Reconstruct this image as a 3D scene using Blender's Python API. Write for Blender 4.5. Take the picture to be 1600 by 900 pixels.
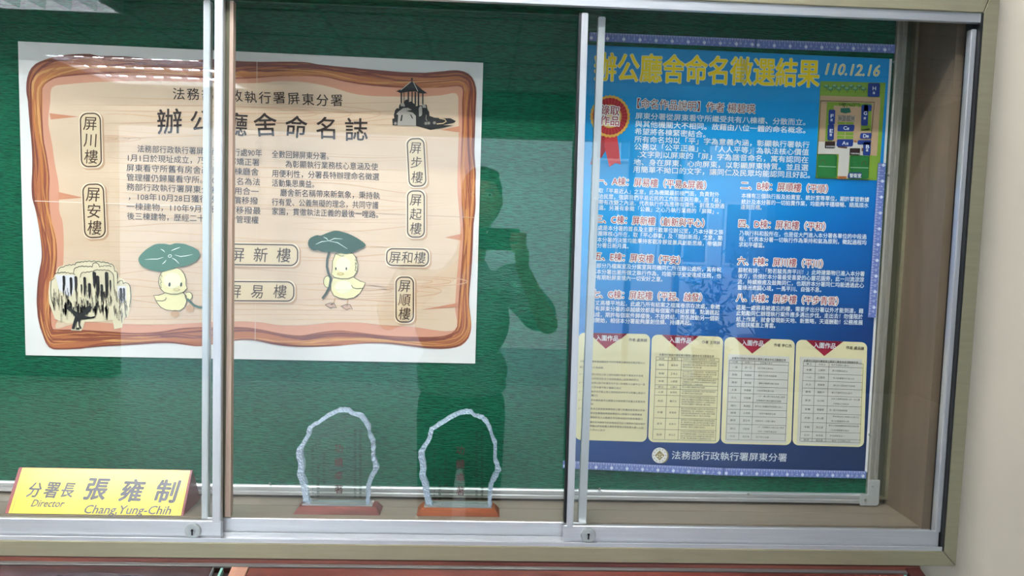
import bpy, bmesh, math, random
from mathutils import Vector, Matrix, geometry
for o in list(bpy.data.objects): bpy.data.objects.remove(o)
SC = bpy.context.scene
COL = SC.collection
R = random.Random(7)

# ------------------------------------------------------------------ camera
# origin: foot of the camera's normal on the green board, x right, y into the wall, z up (0 = eye height)
DC = 1.44                      # camera to board, metres
FPX = 1187.4                   # focal length in pixels of a 1600 px wide frame
MR = Matrix(((0.998729, -0.026310, -0.042998), (-0.040908, 0.075408, -0.996313), (0.029456, 0.996806, 0.074236)))
cam = bpy.data.cameras.new('camera')
cam.sensor_width = 36.0
cam.lens = FPX * 36.0 / 1600.0
cam.clip_start = 0.01
cam_o = bpy.data.objects.new('camera', cam)
COL.objects.link(cam_o)
cam_o.matrix_world = Matrix.Translation((0, -DC, 0)) @ MR.to_4x4()
SC.camera = cam_o

# ------------------------------------------------------------------ sky, sun, exposure
W = bpy.data.worlds.new('world'); SC.world = W; W.use_nodes = True
wn = W.node_tree; bg = wn.nodes['Background']
sky = wn.nodes.new('ShaderNodeTexSky'); sky.sky_type = 'NISHITA'; sky.sun_disc = False
sky.sun_elevation = math.radians(48); sky.sun_rotation = math.radians(150); sky.air_density = 1.2; sky.dust_density = 0.6
wn.links.new(sky.outputs[0], bg.inputs[0]); bg.inputs[1].default_value = 0.42
sun = bpy.data.lights.new('sun', 'SUN'); sun.energy = 3.6; sun.angle = 0.009; sun.color = (1, .98, .95)
sun_o = bpy.data.objects.new('sun', sun); COL.objects.link(sun_o)
sun_o.rotation_euler = (math.radians(-44), 0, math.radians(-28)); sun_o.location = (3, -12, 9)
SC.view_settings.view_transform = 'Standard'; SC.view_settings.look = 'None'
SC.view_settings.gamma = 1; SC.view_settings.exposure = 1.26
TUBE = 76.0                    # emission of the fluorescent tubes

# ------------------------------------------------------------------ helpers
def P(px, py, y=0.0):
    """point of the plane y=const behind pixel (px, py) of the 1600x900 frame"""
    d = MR @ Vector(((px - 800) / FPX, -(py - 450) / FPX, -1))
    t = (y + DC) / d.y
    return Vector((t * d.x, y, t * d.z))
def lin(c):
    if isinstance(c, str):
        c = [int(c[i:i + 2], 16) / 255 for i in (0, 2, 4)]
    return tuple(((v + .055) / 1.055) ** 2.4 if v > .04045 else v / 12.92 for v in c) + (1,)
MATS = {}
def mat(name, col='808080', rough=.5, metal=0., noise=0., nscale=30., nstretch=(1, 1, 1), bump=0., bscale=60., bstretch=(1, 1, 1), coat=0., spec=.5, emit=0., alpha=1., bdist=.001, trans=0., col2=None):
    if name in MATS: return MATS[name]
    m = bpy.data.materials.new(name); m.use_nodes = True
    n = m.node_tree; b = n.nodes['Principled BSDF']
    c = lin(col)
    b.inputs['Base Color'].default_value = c
    b.inputs['Roughness'].default_value = rough
    b.inputs['Metallic'].default_value = metal
    b.inputs['Coat Weight'].default_value = coat
    b.inputs['Specular IOR Level'].default_value = spec
    b.inputs['Alpha'].default_value = alpha
    b.inputs['Transmission Weight'].default_value = trans
    if emit:
        b.inputs['Emission Color'].default_value = c
        b.inputs['Emission Strength'].default_value = emit
    tc = n.nodes.new('ShaderNodeTexCoord')
    def noisy(scale, stretch, detail=4):
        mp = n.nodes.new('ShaderNodeMapping'); mp.inputs['Scale'].default_value = stretch
        n.links.new(tc.outputs['Object'], mp.inputs[0])
        t = n.nodes.new('ShaderNodeTexNoise'); t.inputs['Scale'].default_value = scale; t.inputs['Detail'].default_value = detail
        n.links.new(mp.outputs[0], t.inputs[0]); return t
    t = noisy(nscale, nstretch)
    cr = n.nodes.new('ShaderNodeMapRange'); cr.inputs[1].default_value = .3; cr.inputs[2].default_value = .7
    n.links.new(t.outputs[0], cr.inputs[0])
    mx = n.nodes.new('ShaderNodeMix'); mx.data_type = 'RGBA'
    d = lin(col2) if col2 else tuple(v * (1 - noise) for v in c[:3]) + (1,)
    mx.inputs[6].default_value = c; mx.inputs[7].default_value = d
    n.links.new(cr.outputs[0], mx.inputs[0]); n.links.new(mx.outputs[2], b.inputs['Base Color'])
    if bump:
        t2 = noisy(bscale, bstretch, 3)
        bp = n.nodes.new('ShaderNodeBump'); bp.inputs['Strength'].default_value = bump; bp.inputs['Distance'].default_value = bdist
        n.links.new(t2.outputs[0], bp.inputs['Height']); n.links.new(bp.outputs[0], b.inputs['Normal'])
    MATS[name] = m
    return m
def ink(col, rough=.55):
    return mat('ink_' + col + ('' if rough == .55 else '_g'), col, rough, spec=.3)

def link(name, me, m=None, parent=None):
    o = bpy.data.objects.new(name, me); COL.objects.link(o)
    if m:
        for k in (m if isinstance(m, (list, tuple)) else [m]): me.materials.append(k)
    if parent: o.parent = parent
    return o
def tag(o, label=None, cat=None, group=None, kind=None):
    if label: o['label'] = label
    if cat: o['category'] = cat
    if group: o['group'] = group
    if kind: o['kind'] = kind
    return o
def thing(name, label, cat, group=None, loc=(0, 0, 0)):
    o = bpy.data.objects.new(name, None); COL.objects.link(o); o.empty_display_size = .05; o.location = loc
    return tag(o, label, cat, group)
class MB:
    """collects geometry in world coordinates"""
    def __init__(s): s.v = []; s.f = []; s.mi = []
    def add(s, vs, fs, mi=0):
        k = len(s.v); s.v += [tuple(v) for v in vs]; s.f += [tuple(i + k for i in f) for f in fs]; s.mi += [mi] * len(fs); return s
    def box(s, x0, x1, y0, y1, z0, z1, mi=0):
        return s.add([(x, y, z) for x in (x0, x1) for y in (y0, y1) for z in (z0, z1)],
                     [(0, 1, 3, 2), (4, 6, 7, 5), (0, 4, 5, 1), (2, 3, 7, 6), (0, 2, 6, 4), (1, 5, 7, 3)], mi)
    def prism(s, xz, y0, y1, mi=0):
        """polygon in the xz plane, from y0 (front) to y1"""
        n = len(xz); vs = [(x, y0, z) for x, z in xz] + [(x, y1, z) for x, z in xz]
        tri = geometry.tessellate_polygon([[Vector((x, z, 0)) for x, z in xz]])
        fs = [tuple(t) for t in tri] + [tuple(i + n for i in reversed(t)) for t in tri]
        fs += [(i, (i + 1) % n, (i + 1) % n + n, i + n) for i in range(n)]
        return s.add(vs, fs, mi)
    def profx(s, yz, x0, x1, mi=0):
        n = len(yz); vs = [(x0, y, z) for y, z in yz] + [(x1, y, z) for y, z in yz]
        tri = geometry.tessellate_polygon([[Vector((y, z, 0)) for y, z in yz]])
        fs = [tuple(t) for t in tri] + [tuple(i + n for i in reversed(t)) for t in tri]
        fs += [(i, (i + 1) % n, (i + 1) % n + n, i + n) for i in range(n)]
        return s.add(vs, fs, mi)
    def cyl(s, a, b, r0, r1=None, n=12, mi=0):
        a, b = Vector(a), Vector(b); r1 = r0 if r1 is None else r1
        w = (b - a).normalized(); u = w.orthogonal().normalized(); v = w.cross(u)
        vs = []
        for c, r in ((a, r0), (b, r1)):
            vs += [c + (u * math.cos(2 * math.pi * i / n) + v * math.sin(2 * math.pi * i / n)) * r for i in range(n)]
        return s.add(vs, [(i, (i + 1) % n, (i + 1) % n + n, i + n) for i in range(n)] + [tuple(range(n))[::-1], tuple(range(n, 2 * n))], mi)
    def ell(s, c, r, n=14, m=9, mi=0, rot=None):
        c = Vector(c); vs = [Vector((0, 0, r[2]))]
        for j in range(1, m):
            for i in range(n):
                a = 2 * math.pi * i / n; b = math.pi * j / m
                vs.append(Vector((r[0] * math.sin(b) * math.cos(a), r[1] * math.sin(b) * math.sin(a), r[2] * math.cos(b))))
        vs.append(Vector((0, 0, -r[2])))
        if rot: vs = [rot @ v for v in vs]
        fs = [(0, 1 + i, 1 + (i + 1) % n) for i in range(n)]
        for j in range(m - 2):
            fs += [(1 + j * n + i, 1 + (j + 1) * n + i, 1 + (j + 1) * n + (i + 1) % n, 1 + j * n + (i + 1) % n) for i in range(n)]
        L = len(vs) - 1
        fs += [(L, 1 + (m - 2) * n + (i + 1) % n, 1 + (m - 2) * n + i) for i in range(n)]
        return s.add([c + v for v in vs], fs, mi)
    def build(s, name, m, parent=None, bevel=0., smooth=False, seg=2):
        me = bpy.data.meshes.new(name)
        off = parent_loc(parent)
        me.from_pydata([(v[0] - off[0], v[1] - off[1], v[2] - off[2]) for v in s.v], [], s.f)
        for i, p in enumerate(me.polygons): p.material_index = s.mi[i]
        bm = bmesh.new(); bm.from_mesh(me)
        bmesh.ops.recalc_face_normals(bm, faces=bm.faces)
        if bevel:
            es = [e for e in bm.edges if len(e.link_faces) == 2 and e.calc_face_angle(0) > .5]
            bmesh.ops.bevel(bm, geom=es, offset=bevel, segments=seg, affect='EDGES', clamp_overlap=True)
        bm.to_mesh(me); bm.free()
        if smooth:
            for p in me.polygons: p.use_smooth = True
        return link(name, me, m, parent)
def parent_loc(p):
    v = Vector((0, 0, 0))
    while p: v += p.location; p = p.parent
    return v

# flat print: polygons on a plane y = const, given by pixels of the photograph
class Print:
    def __init__(s, y): s.y = y; s.v = []; s.f = []; s.mi = []; s.mats = []
    def m(s, m):
        if m not in s.mats: s.mats.append(m)
        return s.mats.index(m)
    def yy(s, layer): return s.y - .0003 * (layer + 1)
    def world(s, pts, tris, layer, m):
        k = len(s.v); y = s.yy(layer)
        s.v += [(p[0], y, p[1]) for p in pts]; i = s.m(m)
        for t in tris: s.f.append(tuple(a + k for a in t)); s.mi.append(i)
    def poly(s, px, m, layer=0):
        pts = [P(x, y, s.y) for x, y in px]
        pts = [(p.x, p.z) for p in pts]
        s.wpoly(pts, m, layer)
    def wpoly(s, pts, m, layer=0):
        tri = geometry.tessellate_polygon([[Vector((a, b, 0)) for a, b in pts]])
        s.world(pts, tri, layer, m)
    def ribbon(s, px, w, m, layer=0, taper=False):
        """stroke of w pixels along px"""
        pts = [P(x, y, s.y) for x, y in px]; pts = [Vector((p.x, p.z)) for p in pts]
        L = []; n = len(pts)
        for i, p in enumerate(pts):
            d = (pts[min(i + 1, n - 1)] - pts[max(i - 1, 0)])
            d = d.normalized() if d.length else Vector((1, 0)); q = Vector((-d.y, d.x))
            ww = w * .00121 / 2
            if taper: ww *= max(.15, math.sin(math.pi * (i + .3) / (n - .4)))
            L.append((p + q * ww, p - q * ww))
        v = [tuple(a) for pr in L for a in pr]
        s.world(v, [(2 * i, 2 * i + 1, 2 * i + 3, 2 * i + 2) for i in range(n - 1)], layer, m)
    def ell(s, c, r, m, layer=0, ang=0, n=28, a0=0, a1=360):
        pts = []
        for i in range(n):
            t = math.radians(a0 + (a1 - a0) * i / n); x = r[0] * math.cos(t); y = r[1] * math.sin(t); a = math.radians(ang)
            pts.append((c[0] + x * math.cos(a) - y * math.sin(a), c[1] + x * math.sin(a) + y * math.cos(a)))
        s.poly(pts, m, layer)
    def text(s, st, a, b, h, m, layer=0, bold=0., shear=0., fit=True, plane=None):
        """string from pixel a (left, mid height) to pixel b (right, mid height), em height h pixels"""
        A, B = P(a[0], a[1], s.y), P(b[0], b[1], s.y)
        A, B = Vector((A.x, A.z)), Vector((B.x, B.z))
        u = B - A; ln = u.length; u.normalize(); v = Vector((-u.y, u.x))
        hs = (P(a[0], a[1], s.y) - P(a[0], a[1] + 10, s.y)).length / 10 * h
        small_b = 0.0
        vs, fs, w = glyphs(st, small_b)
        sx = ln / w; rad = (bold - small_b) * hs
        shifts = [(0, 0)]
        if rad > 3e-5:
            k = 4 if rad < .0006 else 8 if rad < .0015 else 12
            shifts += [(rad * math.cos(2 * math.pi * (i + .5) / k), rad * math.sin(2 * math.pi * (i + .5) / k)) for i in range(k)]
        for e, (dx, dy) in enumerate(shifts):
            pts = []
            for x, y in vs:
                yy = (y - .37) * hs
                q = A + u * (x * sx + yy * shear + dx) + v * (yy + dy)
                pts.append((q.x, q.y))
            s.world(pts, fs, layer + e * .06, m)
    def outlined(s, st, a, b, h, m, mo, layer=0, bold=.0, out=.06, **k):
        s.text(st, a, b, h, mo, layer, bold=bold + out, **k); s.text(st, a, b, h, m, layer + 1, bold=bold, **k)
    def build(s, name, parent, label=None):
        me = bpy.data.meshes.new(name); off = parent_loc(parent)
        me.from_pydata([(v[0] - off[0], v[1] - off[1], v[2] - off[2]) for v in s.v], [], s.f)
        for i, p in enumerate(me.polygons): p.material_index = s.mi[i]
        o = link(name, me, s.mats, parent)
        if label: o['label'] = label
        return o
_fc = bpy.data.curves.new('lettering_source', 'FONT'); _fc.resolution_u = 2; _fc.size = 1
_fo = bpy.data.objects.new('lettering_source', _fc)
_gc = {}
def glyphs(st, bold):
    k = (st, round(bold, 3))
    if k not in _gc:
        _fc.body = st; _fc.offset = bold
        _fo_l = _fo.name in COL.objects
        if not _fo_l: COL.objects.link(_fo)
        me = bpy.data.meshes.new_from_object(_fo.evaluated_get(bpy.context.evaluated_depsgraph_get()))
        vs = [(v.co.x, v.co.y) for v in me.vertices]; fs = [tuple(p.vertices) for p in me.polygons]
        w = sum(1.0 if ord(c) > 0x2e80 else 0 for c in st)
        if w < len(st): w = max(v[0] for v in vs) + (.03 if w else 0) if vs else 1
        if any(ord(c) < 0x2e80 for c in st) and st[-1] in '。，）：、': w = max(w, max(v[0] for v in vs) + .4)
        bpy.data.meshes.remove(me); _gc[k] = (vs, fs, w)
    return _gc[k]

# ------------------------------------------------------------------ materials
SILVER = mat('silver_aluminium', 'd9dadb', .36, .75, .10, 40, (.3, 1, 8), bump=.05, bscale=200, bstretch=(.05, 1, 3))
SILVER_V = mat('silver_aluminium_upright', 'cccdcd', .34, .65, .08, 40, (8, 1, .3))
OLIVE = mat('olive_anodised_aluminium', 'a29b7e', .38, .5, .10, 30, (.4, 1, 6), bump=.04, bscale=220, bstretch=(.05, 1, 2))
BRONZE = mat('dull_bronze_panel', '85725e', .5, .1, .22, 9, (1, 3, .5))
FLOORM = mat('brushed_case_floor', '9b8c79', .4, .25, .2, 14, (.3, 2, 1))
TRACKM = mat('dark_groove', '2a2723', .6)
BLACK = mat('flat_black', '0c0c0d', .5)
TANM = mat('tan_seal', 'bfa692', .5, .2, .15, 20, (4, 1, .3))
OLIVED = mat('dark_olive_seal', '66644f', .5, .3)
CREAM = mat('cream_wall_paint', 'd6c9b3', .75, 0, .05, 3, bump=.25, bscale=350, bdist=.0004)
PLASTIC = mat('grey_plastic', 'a9aaa6', .4)
STEEL = mat('screw_steel', 'b8b8b4', .3, .9)
WOODR = mat('reddish_cabinet_wood', '7d4636', .32, 0, .35, 12, (.25, 2, 6), coat=.4, col2='562a22')
WOODP = mat('plum_varnished_wood', '3d1c20', .2, 0, .4, 10, (.3, 2, 4), spec=.15, coat=.05, col2='1f0e12')
WOODT = mat('tan_wood_post', 'a0705a', .4, 0, .3, 18, (6, 1, .4), coat=.3)
GREENEDGE = mat('green_glass_edge', '6f9a8c', .15)

def felt():
    m = bpy.data.materials.new('green_embossed_board_fabric'); m.use_nodes = True; n = m.node_tree; b = n.nodes['Principled BSDF']
    tc = n.nodes.new('ShaderNodeTexCoord'); mp = n.nodes.new('ShaderNodeMapping'); mp.inputs['Scale'].default_value = (62, 1, 430)
    t = n.nodes.new('ShaderNodeTexNoise'); t.inputs['Scale'].default_value = 1.0; t.inputs['Detail'].default_value = 2.5; t.inputs['Distortion'].default_value = .6
    n.links.new(tc.outputs['Object'], mp.inputs[0]); n.links.new(mp.outputs[0], t.inputs[0])
    mr = n.nodes.new('ShaderNodeMapRange'); mr.inputs[1].default_value = .35; mr.inputs[2].default_value = .62
    n.links.new(t.outputs[0], mr.inputs[0])
    mx = n.nodes.new('ShaderNodeMix'); mx.data_type = 'RGBA'; mx.inputs[6].default_value = lin('004530'); mx.inputs[7].default_value = lin('006345')
    n.links.new(mr.outputs[0], mx.inputs[0]); n.links.new(mx.outputs[2], b.inputs['Base Color'])
    bp = n.nodes.new('ShaderNodeBump'); bp.inputs['Strength'].default_value = .8; bp.inputs['Distance'].default_value = .0011
    n.links.new(mr.outputs[0], bp.inputs['Height']); n.links.new(bp.outputs[0], b.inputs['Normal'])
    b.inputs['Roughness'].default_value = .55; b.inputs['Specular IOR Level'].default_value = .2
    return m
FELT = felt()
def glass(name, ior=1.75, tint=(.985, .995, .985), rough=0.0):
    m = bpy.data.materials.new(name); m.use_nodes = True; n = m.node_tree; n.nodes.clear()
    out = n.nodes.new('ShaderNodeOutputMaterial'); tr = n.nodes.new('ShaderNodeBsdfTransparent'); tr.inputs[0].default_value = tint + (1,)
    gl = n.nodes.new('ShaderNodeBsdfGlossy'); gl.inputs['Roughness'].default_value = rough
    fr = n.nodes.new('ShaderNodeFresnel'); fr.inputs[0].default_value = ior
    ge = n.nodes.new('ShaderNodeNewGeometry'); sb = n.nodes.new('ShaderNodeMath'); sb.operation = 'SUBTRACT'; sb.inputs[0].default_value = 1
    n.links.new(ge.outputs['Backfacing'], sb.inputs[1])
    mu = n.nodes.new('ShaderNodeMath'); mu.operation = 'MULTIPLY'; n.links.new(fr.outputs[0], mu.inputs[0]); n.links.new(sb.outputs[0], mu.inputs[1])
    mx = n.nodes.new('ShaderNodeMixShader'); n.links.new(mu.outputs[0], mx.inputs[0]); n.links.new(tr.outputs[0], mx.inputs[1]); n.links.new(gl.outputs[0], mx.inputs[2])
    n.links.new(mx.outputs[0], out.inputs[0]); return m
GLASS = glass('clear_glass')

# ------------------------------------------------------------------ setting
def struct(name, mb, m, **k):
    o = mb.build(name, m, **k); o['kind'] = 'structure'; return o
FZ = -1.45; CZ = 1.27; YW = -.125        # floor, ceiling, face of the wall that holds the case
XL, XR, YB = -4.6, 4.2, -5.9
w = MB(); w.box(.85, XR, YW, .12, FZ, CZ); w.box(XL, -1.15, YW, .12, FZ, CZ); w.box(-1.15, .85, YW, .12, .456, CZ); w.box(-1.15, .85, YW, .12, FZ, -.573); w.box(-1.15, .85, .05, .12, -.573, .456)
struct('wall_front', w, CREAM)
TILE = mat('pale_terrazzo_floor', 'c9c6bd', .3, 0, .12, 60)
struct('floor', MB().box(XL, XR, YB, .12, FZ - .1, FZ), TILE)
CEIL = mat('grey_ceiling_panels', '9a9d9a', .8, 0, .06, 20)
struct('ceiling', MB().box(XL, XR, YB, .12, CZ, CZ + .1), CEIL)
tg = MB()
for k in range(15): tg.box(XL + .6 * k, XL + .6 * k + .022, YB, .0, CZ - .006, CZ + .002)
for k in range(10): tg.box(XL, XR, YB + .6 * k, YB + .6 * k + .022, CZ - .006, CZ + .002)
struct('trim_1', tg, mat('ceiling_grid', '60635f', .5))
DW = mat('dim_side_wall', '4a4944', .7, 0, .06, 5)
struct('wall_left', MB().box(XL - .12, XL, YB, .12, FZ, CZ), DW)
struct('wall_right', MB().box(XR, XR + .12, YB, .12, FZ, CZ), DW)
OX0, OX1, OZ = -3.36, 2.75, .87
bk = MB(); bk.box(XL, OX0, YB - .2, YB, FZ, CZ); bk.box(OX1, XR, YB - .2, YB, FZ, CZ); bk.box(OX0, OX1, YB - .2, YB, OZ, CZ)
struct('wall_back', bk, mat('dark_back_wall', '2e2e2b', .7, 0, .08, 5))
fr = MB()
for x in (1.40, 1.86): fr.box(x - .03, x + .03, YB - .13, YB - .07, FZ, OZ)
struct('door_1', fr, SILVER_V)
# outside
PAVE = mat('outdoor_concrete', 'b8bab6', .8, 0, .15, 8)
struct('ground', MB().box(-30, 30, -45, YB - .2, FZ - .14, FZ - .04), PAVE)
bld = thing('building', 'long pale office building across the yard behind the photographer', 'building')
FAC = mat('pale_facade', 'b8c2c8', .8, 0, .08, 2); WGL = mat('facade_window', '44545c', .15)
MB().box(-16, 16, -24, -17, FZ - .1, 7.5).build('wall', FAC, bld)
for i in range(8):
    for j in range(3):
        x0 = 2.7 + i * 1.6; z0 = -.6 + j * 2.4
        f = MB(); f.box(x0 - .06, x0 + 1.16, -17.03, -16.95, z0 - .06, z0 + 1.46)
        fo = f.build('window', mat('window_frame', 'dcdfe0', .5), bld)
        MB().box(x0, x0 + .52, -16.96, -16.93, z0, z0 + 1.4).build('pane', WGL, fo); MB().box(x0 + .58, x0 + 1.1, -16.96, -16.93, z0, z0 + 1.4).build('pane', WGL, fo)
LEAF = mat('leaf_green', '4f7a3c', .5, 0, .4, 6); POT = mat('terracotta_pot', '8f5a44', .7)
for i, (x, y, s) in enumerate(((2.45, -6.7, 1.0), (3.3, -7.6, 1.25))):
    pt = thing('potted_shrub', ('leafy potted shrub just outside the doorway' if i == 0 else 'taller potted shrub farther out in the yard'), 'plant', loc=(x, y, FZ - .04))
    p = MB(); p.cyl((x, y, FZ - .04), (x, y, FZ + .3), .15 * s, .2 * s, 20); p.build('pot', POT, pt)
    st = MB(); lf = MB(); RR = random.Random(i)
    for k in range(9):
        a = RR.random() * 6.3; tx = Vector((x + math.cos(a) * .3 * s, y + math.sin(a) * .3 * s, FZ + (.5 + RR.random() * .75) * s))
        st.cyl((x, y, FZ + .25), tx, .01, .004, 5)
        for q in range(34):
            c = Vector((x, y, FZ + .35)).lerp(tx, .25 + .8 * RR.random()) + Vector((RR.gauss(0, .07), RR.gauss(0, .07), RR.gauss(0, .06)))
            u = Vector((RR.gauss(0, 1), RR.gauss(0, 1), RR.gauss(0, .6))).normalized(); v = u.orthogonal().normalized() * .018; u *= .05
            lf.add([c - u, c + v, c + u, c - v], [(0, 1, 2, 3)])
    st.build('stem', mat('stem_brown', '5a4a35', .7), pt); tag(lf.build('foliage', LEAF, pt), kind='stuff')

# ceiling lights: recessed louvre troffers
TB = mat('fluorescent_tube', 'f4f8ff', .4, emit=TUBE); LV = mat('louvre_blade', 'd8dadc', .25, .7); HS = mat('light_housing', 'e4e5e6', .35, .4)
def troffer(x0, x1, y0, y1, label, grp, nt=3):
    t = thing('ceiling_light', label, 'ceiling light', grp, ((x0 + x1) / 2, (y0 + y1) / 2, CZ))
    h = MB(); z = CZ - .012
    h.box(x0, x1, y0, y1, z + .004, z + .01)
    for a, b, c, d in ((x0, x1, y0, y0 + .02), (x0, x1, y1 - .02, y1), (x0, x0 + .02, y0, y1), (x1 - .02, x1, y0, y1)): h.box(a, b, c, d, z - .07, z + .01)
    h.build('housing', HS, t)
    for k in range(nt):
        yy = y0 + (y1 - y0) * (k + .5) / nt
        MB().cyl((x0 + .04, yy, z - .025), (x1 - .04, yy, z - .025), .014, n=10).build('tube', TB, t)
    for k in range(1, nt):
        yy = y0 + (y1 - y0) * k / nt
        MB().profx([(yy - .012, z), (yy + .012, z), (yy + .002, z - .065), (yy - .002, z - .065)], x0 + .02, x1 - .02).build('louvre_blade', LV, t)
    n = int((x1 - x0) / .14)
    for k in range(1, n):
        xx = x0 + (x1 - x0) * k / n
        MB().add([(xx - .01, y0 + .02, z), (xx + .01, y0 + .02, z), (xx + .002, y0 + .02, z - .065), (xx - .002, y0 + .02, z - .065),
                  (xx - .01, y1 - .02, z), (xx + .01, y1 - .02, z), (xx + .002, y1 - .02, z - .065), (xx - .002, y1 - .02, z - .065)],
                 [(0, 1, 2, 3), (7, 6, 5, 4), (0, 4, 5, 1), (1, 5, 6, 2), (2, 6, 7, 3), (3, 7, 4, 0)]).build('louvre_blade', LV, t)
    return t
troffer(-3.25, -2.10, -5.75, -4.65, 'louvred ceiling light mirrored over the top left corner of the wooden sign poster', 'ceiling lights')
troffer(-3.25, -2.10, -3.45, -2.45, 'louvred ceiling light mirrored in the top left corner of the glass', 'ceiling lights')
troffer(-2.1, -.9, -1.72, -1.12, 'louvred ceiling light above and left of the display case', 'ceiling lights', 2)
troffer(-.6, .6, -1.10, -.50, 'louvred ceiling light directly in front of the display case', 'ceiling lights', 2)

# ------------------------------------------------------------------ display case
case = thing('display_case', 'wall display case with olive aluminium frame and three sliding glass doors', 'display case', loc=(-.14, -.14, -.6))
FY = -.16
Z0, Z1, ZT0, ZT1 = -.572, -.545, .391, .462    # olive frame: outer/inner bottom, inner/outer top
XI, XO, XLI, XLO = .837, .862, -1.118, -1.143
def quadbar(name, pts, m, y0=FY, y1=-.115, bev=.0012):
    MB().prism(pts, y0, y1).build(name, m, case, bevel=bev)
quadbar('frame_rail', [(XLO, Z0), (XO - .0009, Z0), (XI - .0009, Z1), (XLI, Z1)], OLIVE)
quadbar('frame_rail', [(XLO, ZT1), (XLI, ZT0), (XI, ZT0), (XO, ZT1)], OLIVE)
quadbar('frame_stile', [(XO, Z0), (XO + .003, ZT1), (XI + .001, ZT0), (XI, Z1)], OLIVE)
quadbar('frame_stile', [(XLO, Z0), (XLI, Z1), (XLI, ZT0), (XLO, ZT1)], OLIVE)
MB().box(XI - .01, XO - .004, FY + .012, FY + .02, Z0 + .004, Z1 + .01).build('corner_joint', BLACK, case)
# case body
MB().box(XLI - .01, .835, .015, .03, -.53, .45).build('back_panel', OLIVED, case)
sp = MB(); sp.box(.822, .84, -.115, .02, -.53, .45); sp.build('side_panel', BRONZE, case)
sp = MB(); sp.box(XLI - .02, XLI, -.115, .02, -.53, .45); sp.build('side_panel', BRONZE, case)
MB().box(XLI, .822, -.115, .02, .438, .45).build('top_panel', BRONZE, case)
fl = MB(); fl.box(XLI, .822, -.0455, .02, -.532, -.520); fl.build('floor_panel', FLOORM, case)
fl = MB(); fl.box(XLI, .822, -.1095, -.048, -.532, -.5192); fl.build('floor_panel', FLOORM, case, bevel=.0008)
MB().box(XLI, .822, -.098, -.04, -.54, -.5255).build('floor_joint', TRACKM, case)
MB().prism([(.794, -.51), (.822, -.51), (.822, .438), (.816, .438), (.816, -.505), (.794, -.505)], .004, .016).build('corner_trim', OLIVE, case)
# tracks
t = MB(); t.profx([(-.157, .391), (-.157, .3755), (-.150, .3745), (-.150, .3805), (-.138, .3805), (-.138, .3812), (-.132, .3822), (-.132, .3862), (-.118, .3862), (-.118, .3868), (-.112, .3872), (-.112, .397), (-.157, .397)], XLI, XI)
t.build('top_track', SILVER, case, bevel=.0005)
t = MB(); t.profx([(-.158, -.545), (-.158, -.538), (-.1555, -.538), (-.1555, -.543), (-.138, -.543), (-.138, -.536), (-.135, -.536), (-.135, -.543), (-.118, -.543), (-.118, -.522), (-.112, -.522), (-.112, -.55), (-.158, -.55)], XLI, XI)
t.build('bottom_track', SILVER, case, bevel=.0004)
def door(x0, x1, yf, zb, zt, stiles, lock=None, label=None):
    """bottom rail is the part; glass, stiles and lock are its sub-parts"""
    r = MB(); r.profx([(yf, zb), (yf, zt - .0006), (yf + .0006, zt), (yf + .003, zt - .0004), (yf + .0125, zt - .005), (yf + .0125, zb)], x0, x1)
    ro = r.build('sliding_door', SILVER, case, bevel=.0006)
    if label: ro['label'] = label
    g = MB().box(x0 + .004, x1 - .004, yf + .004, yf + .009, zt - .006, .3855); g.build('glass_pane', GLASS, ro)
    for pts in stiles:
        s_ = MB(); (xb0, xb1, xt0, xt1) = pts[:4]
        s_.prism([(xb0, zt - .004), (xb1, zt - .004), (xt1, .3665), (xt0, .3665)], yf - .0005, yf + .0135)
        so = s_.build('stile', SILVER_V, ro, bevel=.0012)
        # fine grooves down the stile
    if lock:
        lx, lz = lock; c = Vector((lx, yf, lz)); k = MB(); n = 28
        k.cyl((lx, yf + .002, lz), (lx, yf - .0035, lz), .0136, .0132, n, 0)
        k.cyl((lx, yf - .0034, lz), (lx, yf - .0042, lz), .0122, .0118, n, 1)
        k.cyl((lx, yf - .0040, lz + .001), (lx, yf - .0052, lz + .001), .0044, .0044, 16, 0)
        k.box(lx - .0028, lx + .0028, yf - .0050, yf - .003, lz - .0075, lz - .0005, 0)
        k.box(lx - .0013, lx + .0013, yf - .0058, yf - .004, lz - .0062, lz + .0025, 2)
        k.cyl((lx, yf - .0048, lz + .0022), (lx, yf - .0058, lz + .0022), .0023, n=10, mi=2)
        k.build('lock', [STEEL, mat('lock_face', 'b7bdb9', .35, .6), BLACK], ro)
    return ro
FD, MD = -.15, -.132
lk = P(302, 829, FD); lk2 = P(919, 835.5, FD)
door(XLI, P(345, 840, FD).x, FD, -.541, -.5105, [(-.4475, -.4335, -.4435, -.4300), (XLI, XLI + .014, XLI, XLI + .014)], (lk.x, lk.z), 'left sliding door with key lock')
door(P(880, 840, FD).x, XI - .004, FD, -.541, -.5105, [(.1635, .1755, .1585, .1695), (.8255, .8355, .8255, .8350)], (lk2.x, lk2.z), 'right sliding door with key lock')
md = door(-.472, .2005, MD, -.541, -.5118, [(-.472, -.461, -.468, -.4565), (.1865, .2005, .1895, .2015)], None, 'middle sliding door on the rear track')
MB().box(-.441, -.4335, FD + .002, MD + .002, -.506, .3665).build('edge_strip', BLACK, case)  # black strip behind the left door's stile
MB().prism([(-.4345, -.509), (-.4305, -.509), (-.4235, .3665), (-.4330, .3665)], MD - .001, MD + .012).build('edge_strip', OLIVED, case)
MB().prism([(-.4310, -.509), (-.4215, -.509), (-.4185, .3665), (-.4240, .3665)], MD - .002, MD + .012).build('edge_strip', TANM, case)
MB().prism([(.1590, -.506), (.1632, -.506), (.1583, .3665), (.1545, .3665)], FD + .001, MD - .001).build('edge_strip', BLACK, case)  # black strip along the right door's stile
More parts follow.
